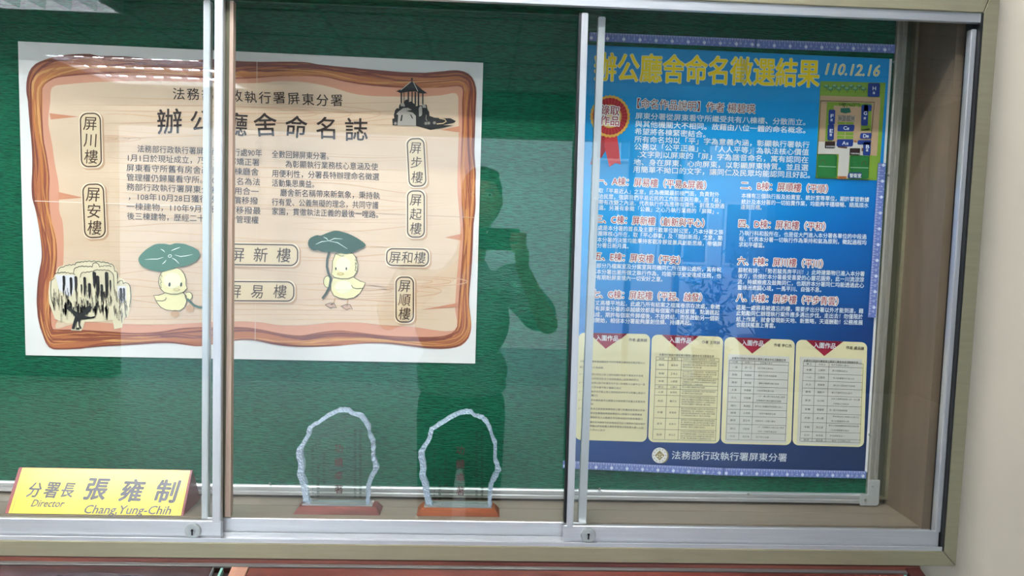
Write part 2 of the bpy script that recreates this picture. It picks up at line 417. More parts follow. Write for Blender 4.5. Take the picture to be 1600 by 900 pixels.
MB().box(XI - .0015, XI + .002, FY + .001, -.118, Z1, ZT0).build('edge_strip', BLACK, case)  # black strip put in for the shade of the gap beside the jamb

# ------------------------------------------------------------------ bulletin board
bb = thing('bulletin_board', 'green embossed fabric bulletin board with thin aluminium frame inside the case', 'bulletin board', loc=(-.15, 0, -.5))
ge = P(1200, 768, 0).z; BX1 = .774; BT = .424; BX0 = -1.1
MB().box(BX0, BX1 + .005, 0.0, .012, ge - .005, BT).build('fabric_panel', FELT, bb)
fw = .0185
prof = lambda s: [(.0, s(0)), (-.006, s(0)), (-.008, s(.15)), (-.008, s(.45)), (-.0065, s(.5)), (-.0065, s(.6)), (-.0085, s(.68)), (-.0085, s(1)), (.012, s(1)), (.012, s(0))]
MB().profx(prof(lambda u: ge - u * fw), BX0 - fw, BX1 + fw).build('frame_rail', SILVER, bb, bevel=.0003)
MB().profx(prof(lambda u: BT + u * .012), BX0 - fw, BX1 + fw).build('frame_rail', SILVER, bb, bevel=.0003)
for sx, xx in ((1, BX1), (-1, BX0)):
    pr = prof(lambda u: xx + sx * u * fw); n = len(pr); b = MB()
    b.add([(x, y, ge - fw) for y, x in pr] + [(x, y, BT) for y, x in pr],
          [(i, (i + 1) % n, (i + 1) % n + n, i + n) for i in range(n)] + [tuple(range(n)), tuple(range(n, 2 * n))[::-1]])
    b.build('frame_stile', mat('worn_aluminium', 'b3ada0', .4, .6, .2, 60, (20, 1, 1)), bb)
# corner bracket lower right
cx, cz = BX1 - .014, ge - fw - .004
c = MB(); c.prism([(cx, cz), (BX1 + fw + .001, cz), (BX1 + fw + .005, cz + .004), (BX1 + fw + .005, cz + .052), (BX1 - .001, cz + .052), (BX1 - .001, cz + .023), (cx, cz + .023)], -.0105, -.006)
co = c.build('corner_bracket', PLASTIC, bb, bevel=.0012)
for sx, sz in ((BX1 - .004, cz + .012), (BX1 + .009, cz + .040)):
    MB().cyl((sx, -.0105, sz), (sx, -.0125, sz), .0028, .0022, 14).build('screw', STEEL, co)
for px, py, yy in ((937, 764, -.0085), (1169.5, 772, -.0085), (1359, 679, -.0085), (1397, 97, -.0085), (1387, 273, -.0085), (422, 756, -.0085)):
    q = P(px, py, yy); MB().cyl((q.x, yy, q.z), (q.x, yy - .002, q.z), .0028, .002, 14).build('screw', STEEL, bb)

# ------------------------------------------------------------------ poster with the wooden sign
Y1 = -.0022
def sheet(corners, y0, y1, r=.004):
    pts = []
    c = [(P(x, y, y0).x, P(x, y, y0).z) for x, y in corners]
    return MB().prism(c, y0, y1)
p1 = thing('poster', 'white poster printed with a wooden signboard, ducklings, a willow and brush lettering', 'poster', loc=P(390, 320, 0))
PAPER = mat('white_poster_paper', 'e6e4df', .42, 0, .03, 20, spec=.4)
sheet([(28, 64.5), (755, 98), (742.5, 568), (40, 555)], Y1, -.0004).build('paper_sheet', PAPER, p1)
def dense(loop, n=260):
    pts = [Vector(q) for q in loop]; m = len(pts); out = []
    L = [0]
    for i in range(m): L.append(L[-1] + (pts[(i + 1) % m] - pts[i]).length)
    for k in range(n):
        t = L[-1] * k / n; i = max(j for j in range(m) if L[j] <= t + 1e-9)
        f = (t - L[i]) / max(1e-9, L[i + 1] - L[i]); a, b, c, d = pts[(i - 1) % m], pts[i], pts[(i + 1) % m], pts[(i + 2) % m]
        out.append(.5 * ((2 * b) + (c - a) * f + (2 * a - 5 * b + 4 * c - d) * f * f + (3 * b - a - 3 * c + d) * f ** 3))
    return out
OUT = [(44, 122), (50, 107), (62, 97), (80, 90), (110, 85), (145, 84.5), (150, 87.5), (190, 89), (240, 92), (290, 95), (330, 92.5), (365, 95.5), (400, 97), (470, 97), (500, 101), (550, 106), (600, 111), (640, 114), (660, 114), (690, 111.5), (715, 110), (730, 114), (739, 123), (744, 140), (743, 170), (742, 200), (741, 235), (743, 262), (743, 290), (743, 325), (740, 350), (738, 390), (735, 430), (733, 455), (733, 475), (736, 500), (736, 515), (731, 530), (718, 541), (695, 545), (670, 544), (640, 540), (600, 536), (560, 537), (520, 541), (470, 542), (430, 538), (395, 531), (365, 532), (315, 541), (290, 539), (260, 536), (210, 538), (170, 540), (130, 544), (100, 545.5), (80, 544), (70, 530), (62, 505), (58, 475), (60, 440), (63, 420), (66, 400), (63, 370), (58, 340), (52, 310), (50, 280), (51, 250), (50, 220), (47, 190), (44, 160), (42.5, 140)]
INN = [(67, 138), (73, 130), (88, 122), (110, 119), (150, 116), (200, 115), (250, 118), (300, 121), (360, 123), (400, 123), (440, 120), (480, 119), (510, 121), (540, 128), (580, 134), (640, 138), (690, 137), (721, 136), (722, 160), (722, 200), (720, 240), (719, 270), (721, 300), (722, 330), (724, 365), (722, 400), (719, 440), (716, 475), (715, 500), (712, 515), (700, 523), (680, 526), (640, 526), (600, 524), (560, 519), (530, 516), (500, 519), (470, 524), (440, 521), (410, 515), (380, 511), (340, 511), (290, 512), (250, 518), (210, 520), (160, 517), (120, 515), (90, 514.5), (82, 512), (80, 490), (83, 460), (87, 430), (90, 400), (88, 370), (80, 340), (77, 310), (78, 280), (76, 260), (73, 240), (69, 220), (67, 190), (67, 160)]
SAL = [(82, 137), (105, 132), (160, 128), (250, 127), (360, 130), (400, 130), (440, 127), (480, 129), (520, 137), (550, 146), (580, 150), (620, 151), (660, 151), (690, 149), (714, 147), (716, 175), (717, 200), (716, 230), (715, 270), (715, 300), (718, 340), (719, 370), (716, 410), (713, 445), (711, 480), (709, 516), (640, 510), (600, 508), (560, 504), (520, 504), (480, 508), (440, 508), (400, 503), (350, 502), (315, 504), (250, 507), (190, 506), (130, 503), (88, 513), (95, 490), (97, 450), (99, 420), (100, 395), (100, 370), (98, 345), (93, 330), (93, 300), (91, 280), (87, 260), (84, 240), (82, 225), (79, 210), (76, 190), (79, 160)]
def woodmat():
    m = bpy.data.materials.new('printed_tan_wood'); m.use_nodes = True; n = m.node_tree; b = n.nodes['Principled BSDF']
    tc = n.nodes.new('ShaderNodeTexCoord'); mp = n.nodes.new('ShaderNodeMapping'); mp.inputs['Scale'].default_value = (1.3, 1, 9)
    t = n.nodes.new('ShaderNodeTexNoise'); t.inputs['Scale'].default_value = 3; t.inputs['Detail'].default_value = 2
    n.links.new(tc.outputs['Object'], mp.inputs[0]); n.links.new(mp.outputs[0], t.inputs[0])
    mx = n.nodes.new('ShaderNodeMix'); mx.data_type = 'RGBA'; mx.inputs[6].default_value = lin('cfb395'); mx.inputs[7].default_value = lin('dcc3a8')
    n.links.new(t.outputs[0], mx.inputs[0]); n.links.new(mx.outputs[2], b.inputs['Base Color']); b.inputs['Roughness'].default_value = .45; b.inputs['Specular IOR Level'].default_value = .4
    return m
do, di, ds = dense(OUT), dense(INN), dense(SAL)
pr = Print(Y1)
pr.poly(do, ink('b06a44'), 0)
pr.poly(di, ink('cd9277'), 2)
pr.poly(ds, woodmat(), 3)
for tri in ([(78, 177), (123, 182.5), (80, 187)], [(92, 300), (131, 309), (92, 312)], [(719, 197), (688, 203), (719, 207)], [(722, 365), (695, 371), (722, 376)], [(658, 484), (716, 473), (715, 480)]):
    pr.poly(tri, ink('c88868'), 4)
n = len(do)
# match the inner loop to the outer one, then streaks of darker and lighter brown along the band
pair = []
for i in range(n):
    q = do[i]; j = min(range(len(di)), key=lambda k: (di[k] - q).length); pair.append(di[j])
def streak(i0, i1, f0, amp, w, m, ph, layer=1):
    L = []
    for i in range(i0, i1 + 1):
        f = min(.97, max(.03, f0 + amp * math.sin(ph + i * .21) + .3 * amp * math.sin(ph * 3 + i * .47)))
        L.append(do[i % n].lerp(pair[i % n], f))
    pr.ribbon(L, w, m, layer, taper=True)
RS = random.Random(3); STK = []
for k in range(150):
    i0 = RS.randrange(n); ln = RS.randint(8, 34); f0 = RS.random()
    ctop = '8d4d3a' if RS.random() < .6 else 'c98a52'
    if (i0 < 90 or i0 > 225): ctop = '7d4236' if f0 < .5 else RS.choice(['c08048', 'b87440', 'cf965a'])
    elif 130 < i0 < 190: ctop = '7d4236' if f0 > .55 else RS.choice(['c68850', 'cf965a', 'b06c40'])
    STK.append((i0, ln, f0, RS.uniform(1.2, 4.2), ctop, RS.random() * 6))
for k, (i0, ln, f0, w_, c_, ph_) in enumerate(sorted(STK)):
    streak(i0, i0 + ln, f0, .12, w_, ink(c_), ph_, 1 + (k % 14) * .06)
# edge outline shades
for a, m_ in ((.05, '7a4335'), (.95, '8a4c38')):
    for s0 in range(0, n, 26): streak(s0, s0 + 24, a, .03, 3.2, ink(m_), s0, 1.88)
pr.build('printed_wooden_border', p1)
# grain lines, then the paper's fold lines
pg = Print(Y1); RS = random.Random(5)
GR = ink('cfa888'); GR2 = ink('d3b08c')
for k in range(34):
    y = 150 + k * 10.6 + RS.uniform(-3, 3); segs = [(98, 705)] if RS.random() < .5 else [(100 + RS.random() * 50, 300 + RS.random() * 200), (380 + RS.random() * 80, 706)]
    for x0, x1 in segs:
        N = 26; ph = RS.random() * 6; am = RS.uniform(1, 4.5); cvt = RS.uniform(-14, 10)
        L = [(x0 + (x1 - x0) * i / N, min(499, y + (x0 + (x1 - x0) * i / N - 98) * .022 + am * math.sin(ph + i * .28) + cvt * (i / N) ** 2)) for i in range(N + 1)]
        pg.ribbon(L, RS.uniform(.7, 2.0), GR if RS.random() < .6 else GR2, 4, taper=True)
for cx_, cy_, rx in ((430, 178, 165), (640, 440, 90), (160, 217, 60), (560, 455, 130)):
    for q in (1, .72, .4):
        L = [(cx_ + rx * q * math.cos(t * .1047), cy_ + rx * .09 * q * math.sin(t * .1047)) for t in range(-22, 23)]
        pg.ribbon(L, 1.3, GR, 4, taper=True)
pg.ribbon([(55, 314), (200, 319), (400, 326)], .9, ink('efe6da'), 5); pg.ribbon([(400, 326), (600, 334), (742, 340)], .9, ink('b99a80'), 5)  # paper fold creases, painted on as thin light and dark lines
pg.ribbon([(402, 97), (402, 330), (399, 531)], .8, ink('d8c3a8'), 5)
pg.build('printed_grain_and_fold_lines', p1)
# lettering
INK = ink('33272b'); INB = ink('2f2320')
tx = Print(Y1)
chars = '法務部行政執行署屏東分署'
for k, ch in enumerate(chars):
    x = 270 + k * 22.4; y = 147 + k * .95; tx.text(ch, (x, y), (x + 20, y + RS.uniform(-1.5, 1.2)), 20, INB, 5, bold=.006, shear=RS.uniform(-.08, .05))
for ch, x, y, s in (('辦', 245, 191, 41), ('公', 297, 190, 34), ('廳', 350, 194, 38), ('舍', 396, 196, 38), ('命', 445, 198, 36), ('名', 493, 200, 36), ('誌', 538, 203, 38)):
    for e, xx in enumerate((0,)):
        tx.text(ch, (x, y), (x + s, y + RS.uniform(-2, 2)), s * 1.02, INB, 5, bold=.012, shear=RS.uniform(-.05, .12))
body = [("法務部行政執行署屏東行政執行處90年", 215, 232.5, 410, 239.5), ("1月1日於現址成立，乃由法務部矯正署", 198, 246.5, 406, 254), ("屏東看守所舊有房舍改建之四棟廳舍", 198, 262, 405, 269), ("管理權仍歸屬看守所。101年更名為法", 198, 277, 407, 284.5), ("務部行政執行署屏東分署，管用合一", 198, 292, 405, 299.5), ("，108年10月28日獲行政院無償移撥", 200, 307, 404, 314), ("一棟建物，110年9月23日無償移撥最", 198, 322.5, 408, 329.5), ("後三棟建物，歷經二十年，廳舍管理權", 199, 337.5, 405, 344),
        ("全數回歸屏東分署。", 425, 241, 521, 244.5), ("為彰顯執行業務核心意涵及使", 446, 256.5, 591, 261), ("用便利性，分署長特辦理命名徵選", 425, 271, 593, 276.5), ("活動集思廣益。", 425, 286, 498, 288), ("廳舍新名稱帶來新氣象，秉持執", 438, 301, 594, 306), ("行有愛、公義無礙的理念，共同守護", 425, 315.5, 592, 321), ("家園，貫徹執法正義的最後一哩路。", 425, 330, 598, 335.5)]
for s_, x0, y0, x1, y1 in body: tx.text(s_, (x0, y0), (x1, y1), 12.4, ink('3a3035'), 5, bold=.004)
tx.build('printed_lettering', p1)
# name plaques
BR_ = ink('5b4334')
def plaque(cx_, cy_, w_, h_, txt, tilt=0):
    pq = Print(Y1)
    def rr(w, h, r):
        L = []
        for sx, sy, a0 in ((1, 1, 0), (-1, 1, 90), (-1, -1, 180), (1, -1, 270)):
            for k in range(7):
                a = math.radians(a0 + 15 * k); L.append((sx * (w / 2 - r) + r * math.cos(a), sy * (h / 2 - r) + r * math.sin(a)))
        t = math.radians(tilt)
        return [(cx_ + x * math.cos(t) - y * math.sin(t), cy_ + x * math.sin(t) + y * math.cos(t)) for x, y in L]
    r = min(w_, h_) * .36
    pq.poly([(x + 2.2, y + 2.2) for x, y in rr(w_ + 5, h_ + 5, r)], ink('c09c7c'), 5)
    pq.poly(rr(w_ + 4, h_ + 4, r), ink('e9d9bd'), 6)
    L = rr(w_ - 1, h_ - 1, r * .95); pq.ribbon(L + [L[0]], 2.1, BR_, 7)
    pq.poly(rr(w_ - 4, h_ - 4, r * .8), ink('dcc6a2'), 8)
    m = len(txt); t = math.radians(tilt)
    for k, ch in enumerate(txt):
        if h_ > w_: ox, oy = 0, (k - (m - 1) / 2) * (h_ - 6) / m
        else: ox, oy = (k - (m - 1) / 2) * (w_ - 8) / m, 0
        x = cx_ + ox * math.cos(t) - oy * math.sin(t); y = cy_ + ox * math.sin(t) + oy * math.cos(t); s = min(w_, h_) * .70
        pq.text(ch, (x - s / 2, y - .2), (x + s / 2, y + .8), s * 1.05, ink('4a3629'), 9, bold=.005, shear=.06)
    pq.build('printed_plaque', p1)
plaque(143, 219, 32, 84, '屏川樓', -1.5); plaque(148, 329.5, 33, 84, '屏安樓', -2.5)
plaque(651, 254, 27, 75, '屏步樓', -3); plaque(650, 334.5, 27, 73, '屏起樓', 0); plaque(632.5, 468, 28, 71, '屏順樓', 0)
plaque(637, 402, 66, 27, '屏和樓', 1); plaque(408, 398, 116, 33, '屏新樓', .8); plaque(403, 455, 114, 31, '屏易樓', .4)
# pavilion
pv = Print(Y1); K = ink('2b2a2a'); GY = ink('a8a096'); TN = ink('d2b590')
def Z8(x, y): return (560 + x / 8, 100 + y / 8)
pv.poly([Z8(*q) for q in ((470, 345), (530, 320), (655, 225), (685, 225), (800, 325), (862, 368), (820, 372), (760, 368), (720, 345), (620, 350), (520, 365), (500, 352))], K, 6)
pv.ell(Z8(670, 195), (1.4, 2.6), K, 7); pv.ribbon([Z8(670, 175), Z8(670, 225)], .8, K, 7)
for a, b in (((655, 228), (530, 330)), ((688, 228), (745, 345))): pv.ribbon([Z8(*a), Z8(*b)], .8, ink('d8d0c4'), 7)
for x, a, b, ww in ((537, 350, 500, 2), (572, 350, 490, 1), (625, 350, 480, 2), (672, 350, 500, 1.8), (712, 350, 520, 2.2), (752, 350, 540, 2.4), (806, 365, 510, 2)): pv.ribbon([Z8(x, a), Z8(x, b)], ww, K, 7)
pv.poly([Z8(*q) for q in ((425, 690), (450, 680), (445, 640), (460, 580), (485, 552), (505, 560), (512, 520), (530, 490), (560, 500), (590, 450), (620, 445), (625, 480), (660, 470), (700, 500), (720, 530), (760, 520), (800, 520), (810, 500), (855, 515), (865, 570), (885, 600), (890, 650), (950, 672), (1060, 680), (1150, 680), (1218, 715), (1200, 735), (1100, 758), (1060, 765), (1185, 770), (1050, 800), (960, 815), (900, 826), (820, 800), (720, 775), (430, 768))], K, 6)
pv.poly([Z8(*q) for q in ((490, 770), (500, 640), (475, 630), (500, 600), (560, 555), (620, 550), (670, 575), (600, 590), (640, 600), (680, 610), (720, 650), (722, 775))], GY, 8)
pv.poly([Z8(*q) for q in ((755, 560), (770, 530), (795, 530), (800, 620), (790, 650), (760, 660))], GY, 8)
pv.poly([Z8(*q) for q in ((800, 505), (835, 505), (850, 550), (805, 550))], GY, 8); pv.poly([Z8(*q) for q in ((530, 492), (575, 495), (585, 535), (530, 530))], GY, 8)
pv.poly([Z8(*q) for q in ((540, 640), (556, 640), (545, 715), (525, 715))], K, 9); pv.poly([Z8(*q) for q in ((645, 630), (665, 640), (688, 690), (670, 680))], K, 9)
pv.ribbon([Z8(1010, 680), Z8(1080, 695), Z8(1100, 720), Z8(1060, 745), Z8(980, 752)], 1.6, TN, 8); pv.ribbon([Z8(850, 640), Z8(845, 690), Z8(860, 715)], .8, GY, 8)
for x, y in ((465, 745), (845, 745), (880, 742), (952, 738)):
    for a in range(3):
        t = a * 1.047; pv.ribbon([Z8(x - 22 * math.cos(t), y - 22 * math.sin(t)), Z8(x + 22 * math.cos(t), y + 22 * math.sin(t))], .9, GY, 9)
pv.build('printed_pavilion', p1)
# willow
wl = Print(Y1); RS = random.Random(11)
def Z6(x, y): return (60 + x / 6, 380 + y / 6)
CR_ = ink('ddd2b2')
halo = [(110, 360), (150, 320), (165, 285), (190, 225), (240, 205), (350, 190), (370, 165), (470, 155), (560, 158), (640, 172), (715, 200), (745, 265), (760, 320), (800, 335), (830, 365), (870, 410), (880, 500), (870, 580), (845, 680), (805, 700), (790, 790), (715, 805), (700, 720), (640, 725), (560, 735), (440, 735), (425, 790), (405, 820), (310, 815), (330, 745), (270, 750), (235, 735), (160, 710), (135, 640), (105, 560), (100, 450)]
wl.poly([Z6(*q) for q in halo], CR_, 5)
def curly(pts, w=.8, bumps=6, amp=9, m=K):
    L = []
    for (x0, y0), (x1, y1) in zip(pts, pts[1:]):
        N = max(6, int(math.hypot(x1 - x0, y1 - y0) / 5)); nb = max(1, round(math.hypot(x1 - x0, y1 - y0) / 38))
        for i in range(N):
            f = i / N; L.append(Z6(x0 + (x1 - x0) * f, y0 + (y1 - y0) * f - amp * abs(math.sin(math.pi * nb * f))))
    L.append(Z6(*pts[-1])); wl.ribbon(L, w, m, 7)
curly([(190, 275), (200, 240), (280, 210), (350, 205), (360, 185), (460, 175), (550, 175), (640, 185), (710, 210), (722, 265), (745, 275), (750, 330)])
curly([(335, 280), (345, 240), (400, 220), (510, 225), (520, 190), (560, 190), (580, 225), (640, 215), (690, 220)])
curly([(163, 290), (240, 275), (300, 285), (350, 295)]); curly([(398, 320), (410, 280), (520, 270), (540, 255), (640, 255), (690, 270), (712, 310)])
curly([(750, 370), (790, 350), (800, 380), (840, 375), (865, 410)])
wl.ribbon([Z6(125, 350), Z6(120, 450), Z6(130, 540), Z6(155, 600)], .8, K, 7); wl.ribbon([Z6(160, 325), Z6(125, 350)], .8, K, 7)
wl.ribbon([Z6(865, 410), Z6(872, 500), Z6(860, 600)], .8, K, 7); wl.ribbon([Z6(712, 310), Z6(715, 420)], .8, K, 7); wl.ribbon([Z6(745, 275), Z6(748, 380)], .7, K, 7)
wl.poly([Z6(*q) for q in ((168, 295), (340, 300), (345, 380), (330, 470), (290, 500), (250, 470), (200, 440), (185, 380))], ink('dedce0'), 6)
wl.poly([Z6(*q) for q in ((745, 400), (825, 400), (828, 520), (790, 560), (750, 510))], ink('dedce0'), 6)
def drip(x, y0, y1, w_, m=K, layer=8):
    wl.poly([Z6(x - w_ / 2, y0 + 10), Z6(x, y0), Z6(x + w_ / 2, y0 + 12), Z6(x + w_ * .6, (y0 + y1) / 2), Z6(x + w_ * .3, y1 - 25), Z6(x + w_ * .1, y1), Z6(x - w_ * .3, y1 - 40), Z6(x - w_ * .35, (y0 + y1) / 2)], m, layer)
for x, a, b, ww in ((245, 300, 460, 26), (312, 315, 500, 26), (357, 305, 470, 26), (440, 312, 510, 26), (410, 380, 490, 14), (485, 370, 530, 28), (530, 265, 430, 34), (560, 300, 520, 34), (600, 380, 560, 24), (645, 265, 520, 34), (680, 340, 470, 16), (780, 415, 560, 24), (808, 415, 550, 20), (620, 450, 540, 12)): drip(x, a, b, ww)
for k in range(46):
    x = RS.uniform(225, 650); a = RS.uniform(520, 610); drip(x, a, a + RS.uniform(50, 130), RS.uniform(8, 18))
for k in range(70):
    x = RS.uniform(135, 850); a = RS.uniform(380, 600) if 150 < x < 720 else RS.uniform(440, 640)
    wl.ribbon([Z6(x, a), Z6(x + 3, a + 45), Z6(x + 9, a + RS.uniform(60, 110)), Z6(x + 13, a + 40)], .6, K, 8)
for k in range(16):
    x = RS.choice((160, 175, 200, 225, 250, 275, 400, 420, 560, 620, 640, 690, 735, 765)) + RS.uniform(-5, 5); a = RS.uniform(400, 660)
    for j in range(9): wl.ribbon([Z6(x - 9, a + j * 10), Z6(x + 9, a + j * 10 + 3)], .6, ink('8f8873'), 7)
wl.poly([Z6(*q) for q in ((318, 800), (335, 740), (350, 690), (320, 650), (265, 610), (290, 590), (345, 630), (380, 650), (420, 650), (450, 600), (490, 580), (510, 600), (490, 640), (440, 680), (500, 690), (540, 680), (530, 700), (450, 712), (405, 715), (395, 760), (415, 800), (400, 800), (385, 765), (392, 808), (360, 808), (365, 740), (345, 805))], K, 9)
wl.poly([Z6(*q) for q in ((368, 790), (372, 740), (380, 730), (388, 790))], CR_, 10)
wl.build('printed_willow', p1)
# ducklings
dk = Print(Y1); YL = ink('e6dca6'); YL2 = ink('efe9c4'); OL = ink('4b4336'); FT = ink('c69e7a'); WH = ink('e4efe4')
def ring(f, c, r, w, ang=0, a0=0, a1=360, m=OL, layer=8):
    L = []
    for i in range(41):
        t = math.radians(a0 + (a1 - a0) * i / 40); x = r[0] * math.cos(t); y = r[1] * math.sin(t); a = math.radians(ang)
        L.append(f(c[0] + x * math.cos(a) - y * math.sin(a), c[1] + x * math.sin(a) + y * math.cos(a)))
    dk.ribbon(L, w, m, layer)
A_ = lambda x, y: (210 + x / 6.925, 370 + y / 6.925)
B_ = lambda x, y: (470 + x / 6, 350 + y / 6)
def ell(f, s, c, r, m, layer, ang=0):
    dk.poly([f(c[0] + r[0] * math.cos(t / 20 * math.pi) * math.cos(math.radians(ang)) - r[1] * math.sin(t / 20 * math.pi) * math.sin(math.radians(ang)), c[1] + r[0] * math.cos(t / 20 * math.pi) * math.sin(math.radians(ang)) + r[1] * math.sin(t / 20 * math.pi) * math.cos(math.radians(ang))) for t in range(40)], m, layer)
# left duckling
body_ = [(330, 610), (270, 630), (215, 632), (235, 680), (250, 710), (290, 760), (350, 790), (430, 800), (500, 795), (550, 760), (572, 700), (570, 640), (530, 600)]
dk.poly([A_(*q) for q in body_], YL, 6); dk.ribbon([A_(*q) for q in body_], .9, OL, 8); dk.ribbon([A_(*q) for q in ((245, 690), (310, 692), (340, 680), (352, 655))], .9, OL, 8)
ell(A_, 0, (590, 640), (42, 42), YL, 6); ring(A_, (590, 640), (42, 44), .8, a0=-130, a1=110)
head_ = [(300, 380), (275, 440), (270, 500), (290, 560), (330, 600), (400, 618), (480, 615), (540, 595), (578, 555), (566, 520), (565, 460), (545, 400), (510, 355), (470, 335), (400, 350)]
dk.poly([A_(*q) for q in head_], YL, 9); dk.ribbon([A_(*q) for q in head_ + head_[:1]], .9, OL, 10); ell(A_, 0, (420, 470), (95, 85), YL2, 10)
for x in (388, 514): ell(A_, 0, (x, 515), (11, 23), ink('33352a'), 11, 8)
ell(A_, 0, (466, 570), (38, 15), ink('c9b780'), 11); ell(A_, 0, (466, 570), (24, 8), ink('dccf98'), 12)
for k in range(14): dk.ribbon([A_(283 + RS.random() * 22, 385 + k * 13), A_(292 + RS.random() * 22, 392 + k * 13)], .7, OL, 11)
ell(A_, 0, (444, 830), (46, 40), FT, 7); ell(A_, 0, (606, 775), (44, 42), FT, 7)
dk.ribbon([A_(*q) for q in ((575, 670), (610, 700), (650, 740), (700, 760), (760, 765))], 3.6, ink('44665a'), 9)
leafA = [(55, 255), (62, 215), (110, 160), (170, 115), (240, 80), (330, 75), (400, 85), (450, 70), (540, 75), (600, 95), (660, 120), (700, 150), (714, 195), (695, 240), (650, 275), (590, 305), (530, 322), (470, 325), (430, 345), (370, 362), (290, 374), (220, 365), (150, 345), (85, 310)]
dk.poly([A_(*q) for q in dense(leafA, 90)], ink('3f7058'), 12)
for L in (((125, 245), (200, 240), (260, 240), (325, 220)), ((295, 132), (320, 145), (340, 165)), ((408, 150), (450, 132), (503, 113)), ((445, 195), (510, 212), (570, 205), (640, 190)), ((418, 228), (455, 250), (492, 288)), ((355, 250), (335, 275), (310, 295))): dk.ribbon([A_(*q) for q in L], 1.3, WH, 13, taper=True)
ring(A_, (394, 207), (18, 14), .8, -20, m=WH, layer=13); dk.ribbon([A_(*q) for q in ((630, 110), (700, 145), (720, 200), (690, 255), (620, 300))], .5, OL, 11)
dk.build('printed_duckling', p1); dk = Print(Y1)
# right duckling
ell(B_, 0, (252, 540), (36, 52), YL, 6); ring(B_, (252, 540), (36, 54), .9)
bod = [(300, 510), (285, 560), (285, 620), (310, 670), (370, 695), (430, 703), (500, 690), (555, 650), (585, 600), (608, 550), (560, 535), (500, 500)]
dk.poly([B_(*q) for q in bod], YL, 7); dk.ribbon([B_(*q) for q in bod], 1.0, OL, 8); ell(B_, 0, (400, 590), (80, 60), YL2, 8); dk.ribbon([B_(*q) for q in ((475, 572), (495, 598), (530, 606), (585, 600))], .9, OL, 9)
hd = [(330, 275), (300, 350), (298, 420), (290, 470), (320, 500), (380, 512), (450, 510), (500, 490), (532, 440), (538, 380), (525, 320), (490, 275), (420, 262)]
dk.poly([B_(*q) for q in hd], YL, 9); dk.ribbon([B_(*q) for q in hd + hd[:1]], 1.0, OL, 10); ell(B_, 0, (400, 380), (70, 70), YL2, 10)
for x in (332, 430): ell(B_, 0, (x, 418), (7, 14), ink('33302a'), 11)
ell(B_, 0, (376, 467), (34, 15), ink('c9b46e'), 11); ell(B_, 0, (376, 466), (18, 8), ink('dcca8e'), 12); dk.ribbon([B_(*q) for q in ((335, 280), (360, 290), (380, 300), (408, 298))], .8, OL, 11)
for k in range(16): dk.ribbon([B_(505 + RS.random() * 22, 300 + k * 9), B_(512 + RS.random() * 22, 305 + k * 9)], .8, OL, 11)
dk.ribbon([B_(*q) for q in ((270, 255), (252, 330), (248, 400), (262, 460), (285, 510), (272, 590), (240, 650), (205, 698))], 3.4, ink('36453a'), 12)
for fx, fy, lx in ((285, 770, 325), (435, 785, 450)):
    dk.ribbon([B_(lx, 690), B_(lx - 10, 730), B_(fx, fy - 10)], 2.0, FT, 6)
    ft = [(fx - 55, fy - 15), (fx - 10, fy - 32), (fx + 30, fy - 30), (fx + 52, fy + 15), (fx + 20, fy + 8), (fx - 5, fy + 18), (fx - 30, fy + 2)]
    dk.poly([B_(*q) for q in ft], ink('c9a48c'), 6); dk.ribbon([B_(*q) for q in ft + ft[:1]], .7, OL, 7)
leafB = [(72, 180), (90, 135), (150, 105), (190, 108), (240, 88), (290, 70), (335, 62), (400, 75), (460, 95), (520, 125), (575, 160), (612, 195), (590, 220), (540, 240), (490, 265), (430, 277), (380, 272), (330, 262), (270, 260), (210, 258), (165, 245), (120, 245), (85, 220)]
dk.poly([B_(*q) for q in dense(leafB, 90)], ink('1f4a34'), 13)
for L in (((145, 190), (200, 165), (265, 158)), ((265, 158), (350, 175), (440, 232)), ((218, 122), (245, 135), (265, 158)), ((265, 158), (320, 135), (395, 140))): dk.ribbon([B_(*q) for q in L], 1.0, WH, 14, taper=True)
dk.build('printed_duckling', p1)

# ------------------------------------------------------------------ blue poster
Y2 = -.003
p2 = thing('poster', 'tall blue poster with yellow headline, site plan and four cream panels', 'poster', loc=P(1150, 400, 0))
def bluemat():
    m = bpy.data.materials.new('printed_blue_gradient'); m.use_nodes = True; n = m.node_tree; b = n.nodes['Principled BSDF']
    tc = n.nodes.new('ShaderNodeTexCoord'); sp_ = n.nodes.new('ShaderNodeSeparateXYZ'); n.links.new(tc.outputs['Object'], sp_.inputs[0])
    ma = n.nodes.new('ShaderNodeMath'); ma.operation = 'MULTIPLY_ADD'; ma.inputs[1].default_value = -.5; n.links.new(sp_.outputs[0], ma.inputs[0]); n.links.new(sp_.outputs[2], ma.inputs[2])
    mr = n.nodes.new('ShaderNodeMapRange'); mr.inputs[1].default_value = -.5; mr.inputs[2].default_value = .42; n.links.new(ma.outputs[0], mr.inputs[0])
    cr = n.nodes.new('ShaderNodeValToRGB'); e = cr.color_ramp.elements
    e[0].color = lin('1a2f58'); e[1].color = lin('0890cc')
    for p_, c_ in ((.25, '163c78'), (.5, '0a66b0'), (.72, '0896da'), (.88, '0696d6')):
        q = e.new(p_); q.color = lin(c_)
    n.links.new(mr.outputs[0], cr.inputs[0]); n.links.new(cr.outputs[0], b.inputs['Base Color']); b.inputs['Roughness'].default_value = .38; b.inputs['Specular IOR Level'].default_value = .4
    return m
P2C = [(916, 70), (1391.5, 92), (1352, 738), (896, 724)]
sheet([(916, 70), (1394, 92), (1355, 738), (896, 724)], -.0028, -.0003).build('paper_sheet', PAPER, p2)
b2 = Print(Y2); b2.poly([(914, 70), (1390, 92), (1351, 738), (895, 724)], bluemat(), 0); b2.build('printed_blue_ground', p2)
t2 = Print(Y2); YEL = ink('ffe000'); WHT = ink('f2f0ea'); RED = ink('a03038'); WT = ink('eef0f0')
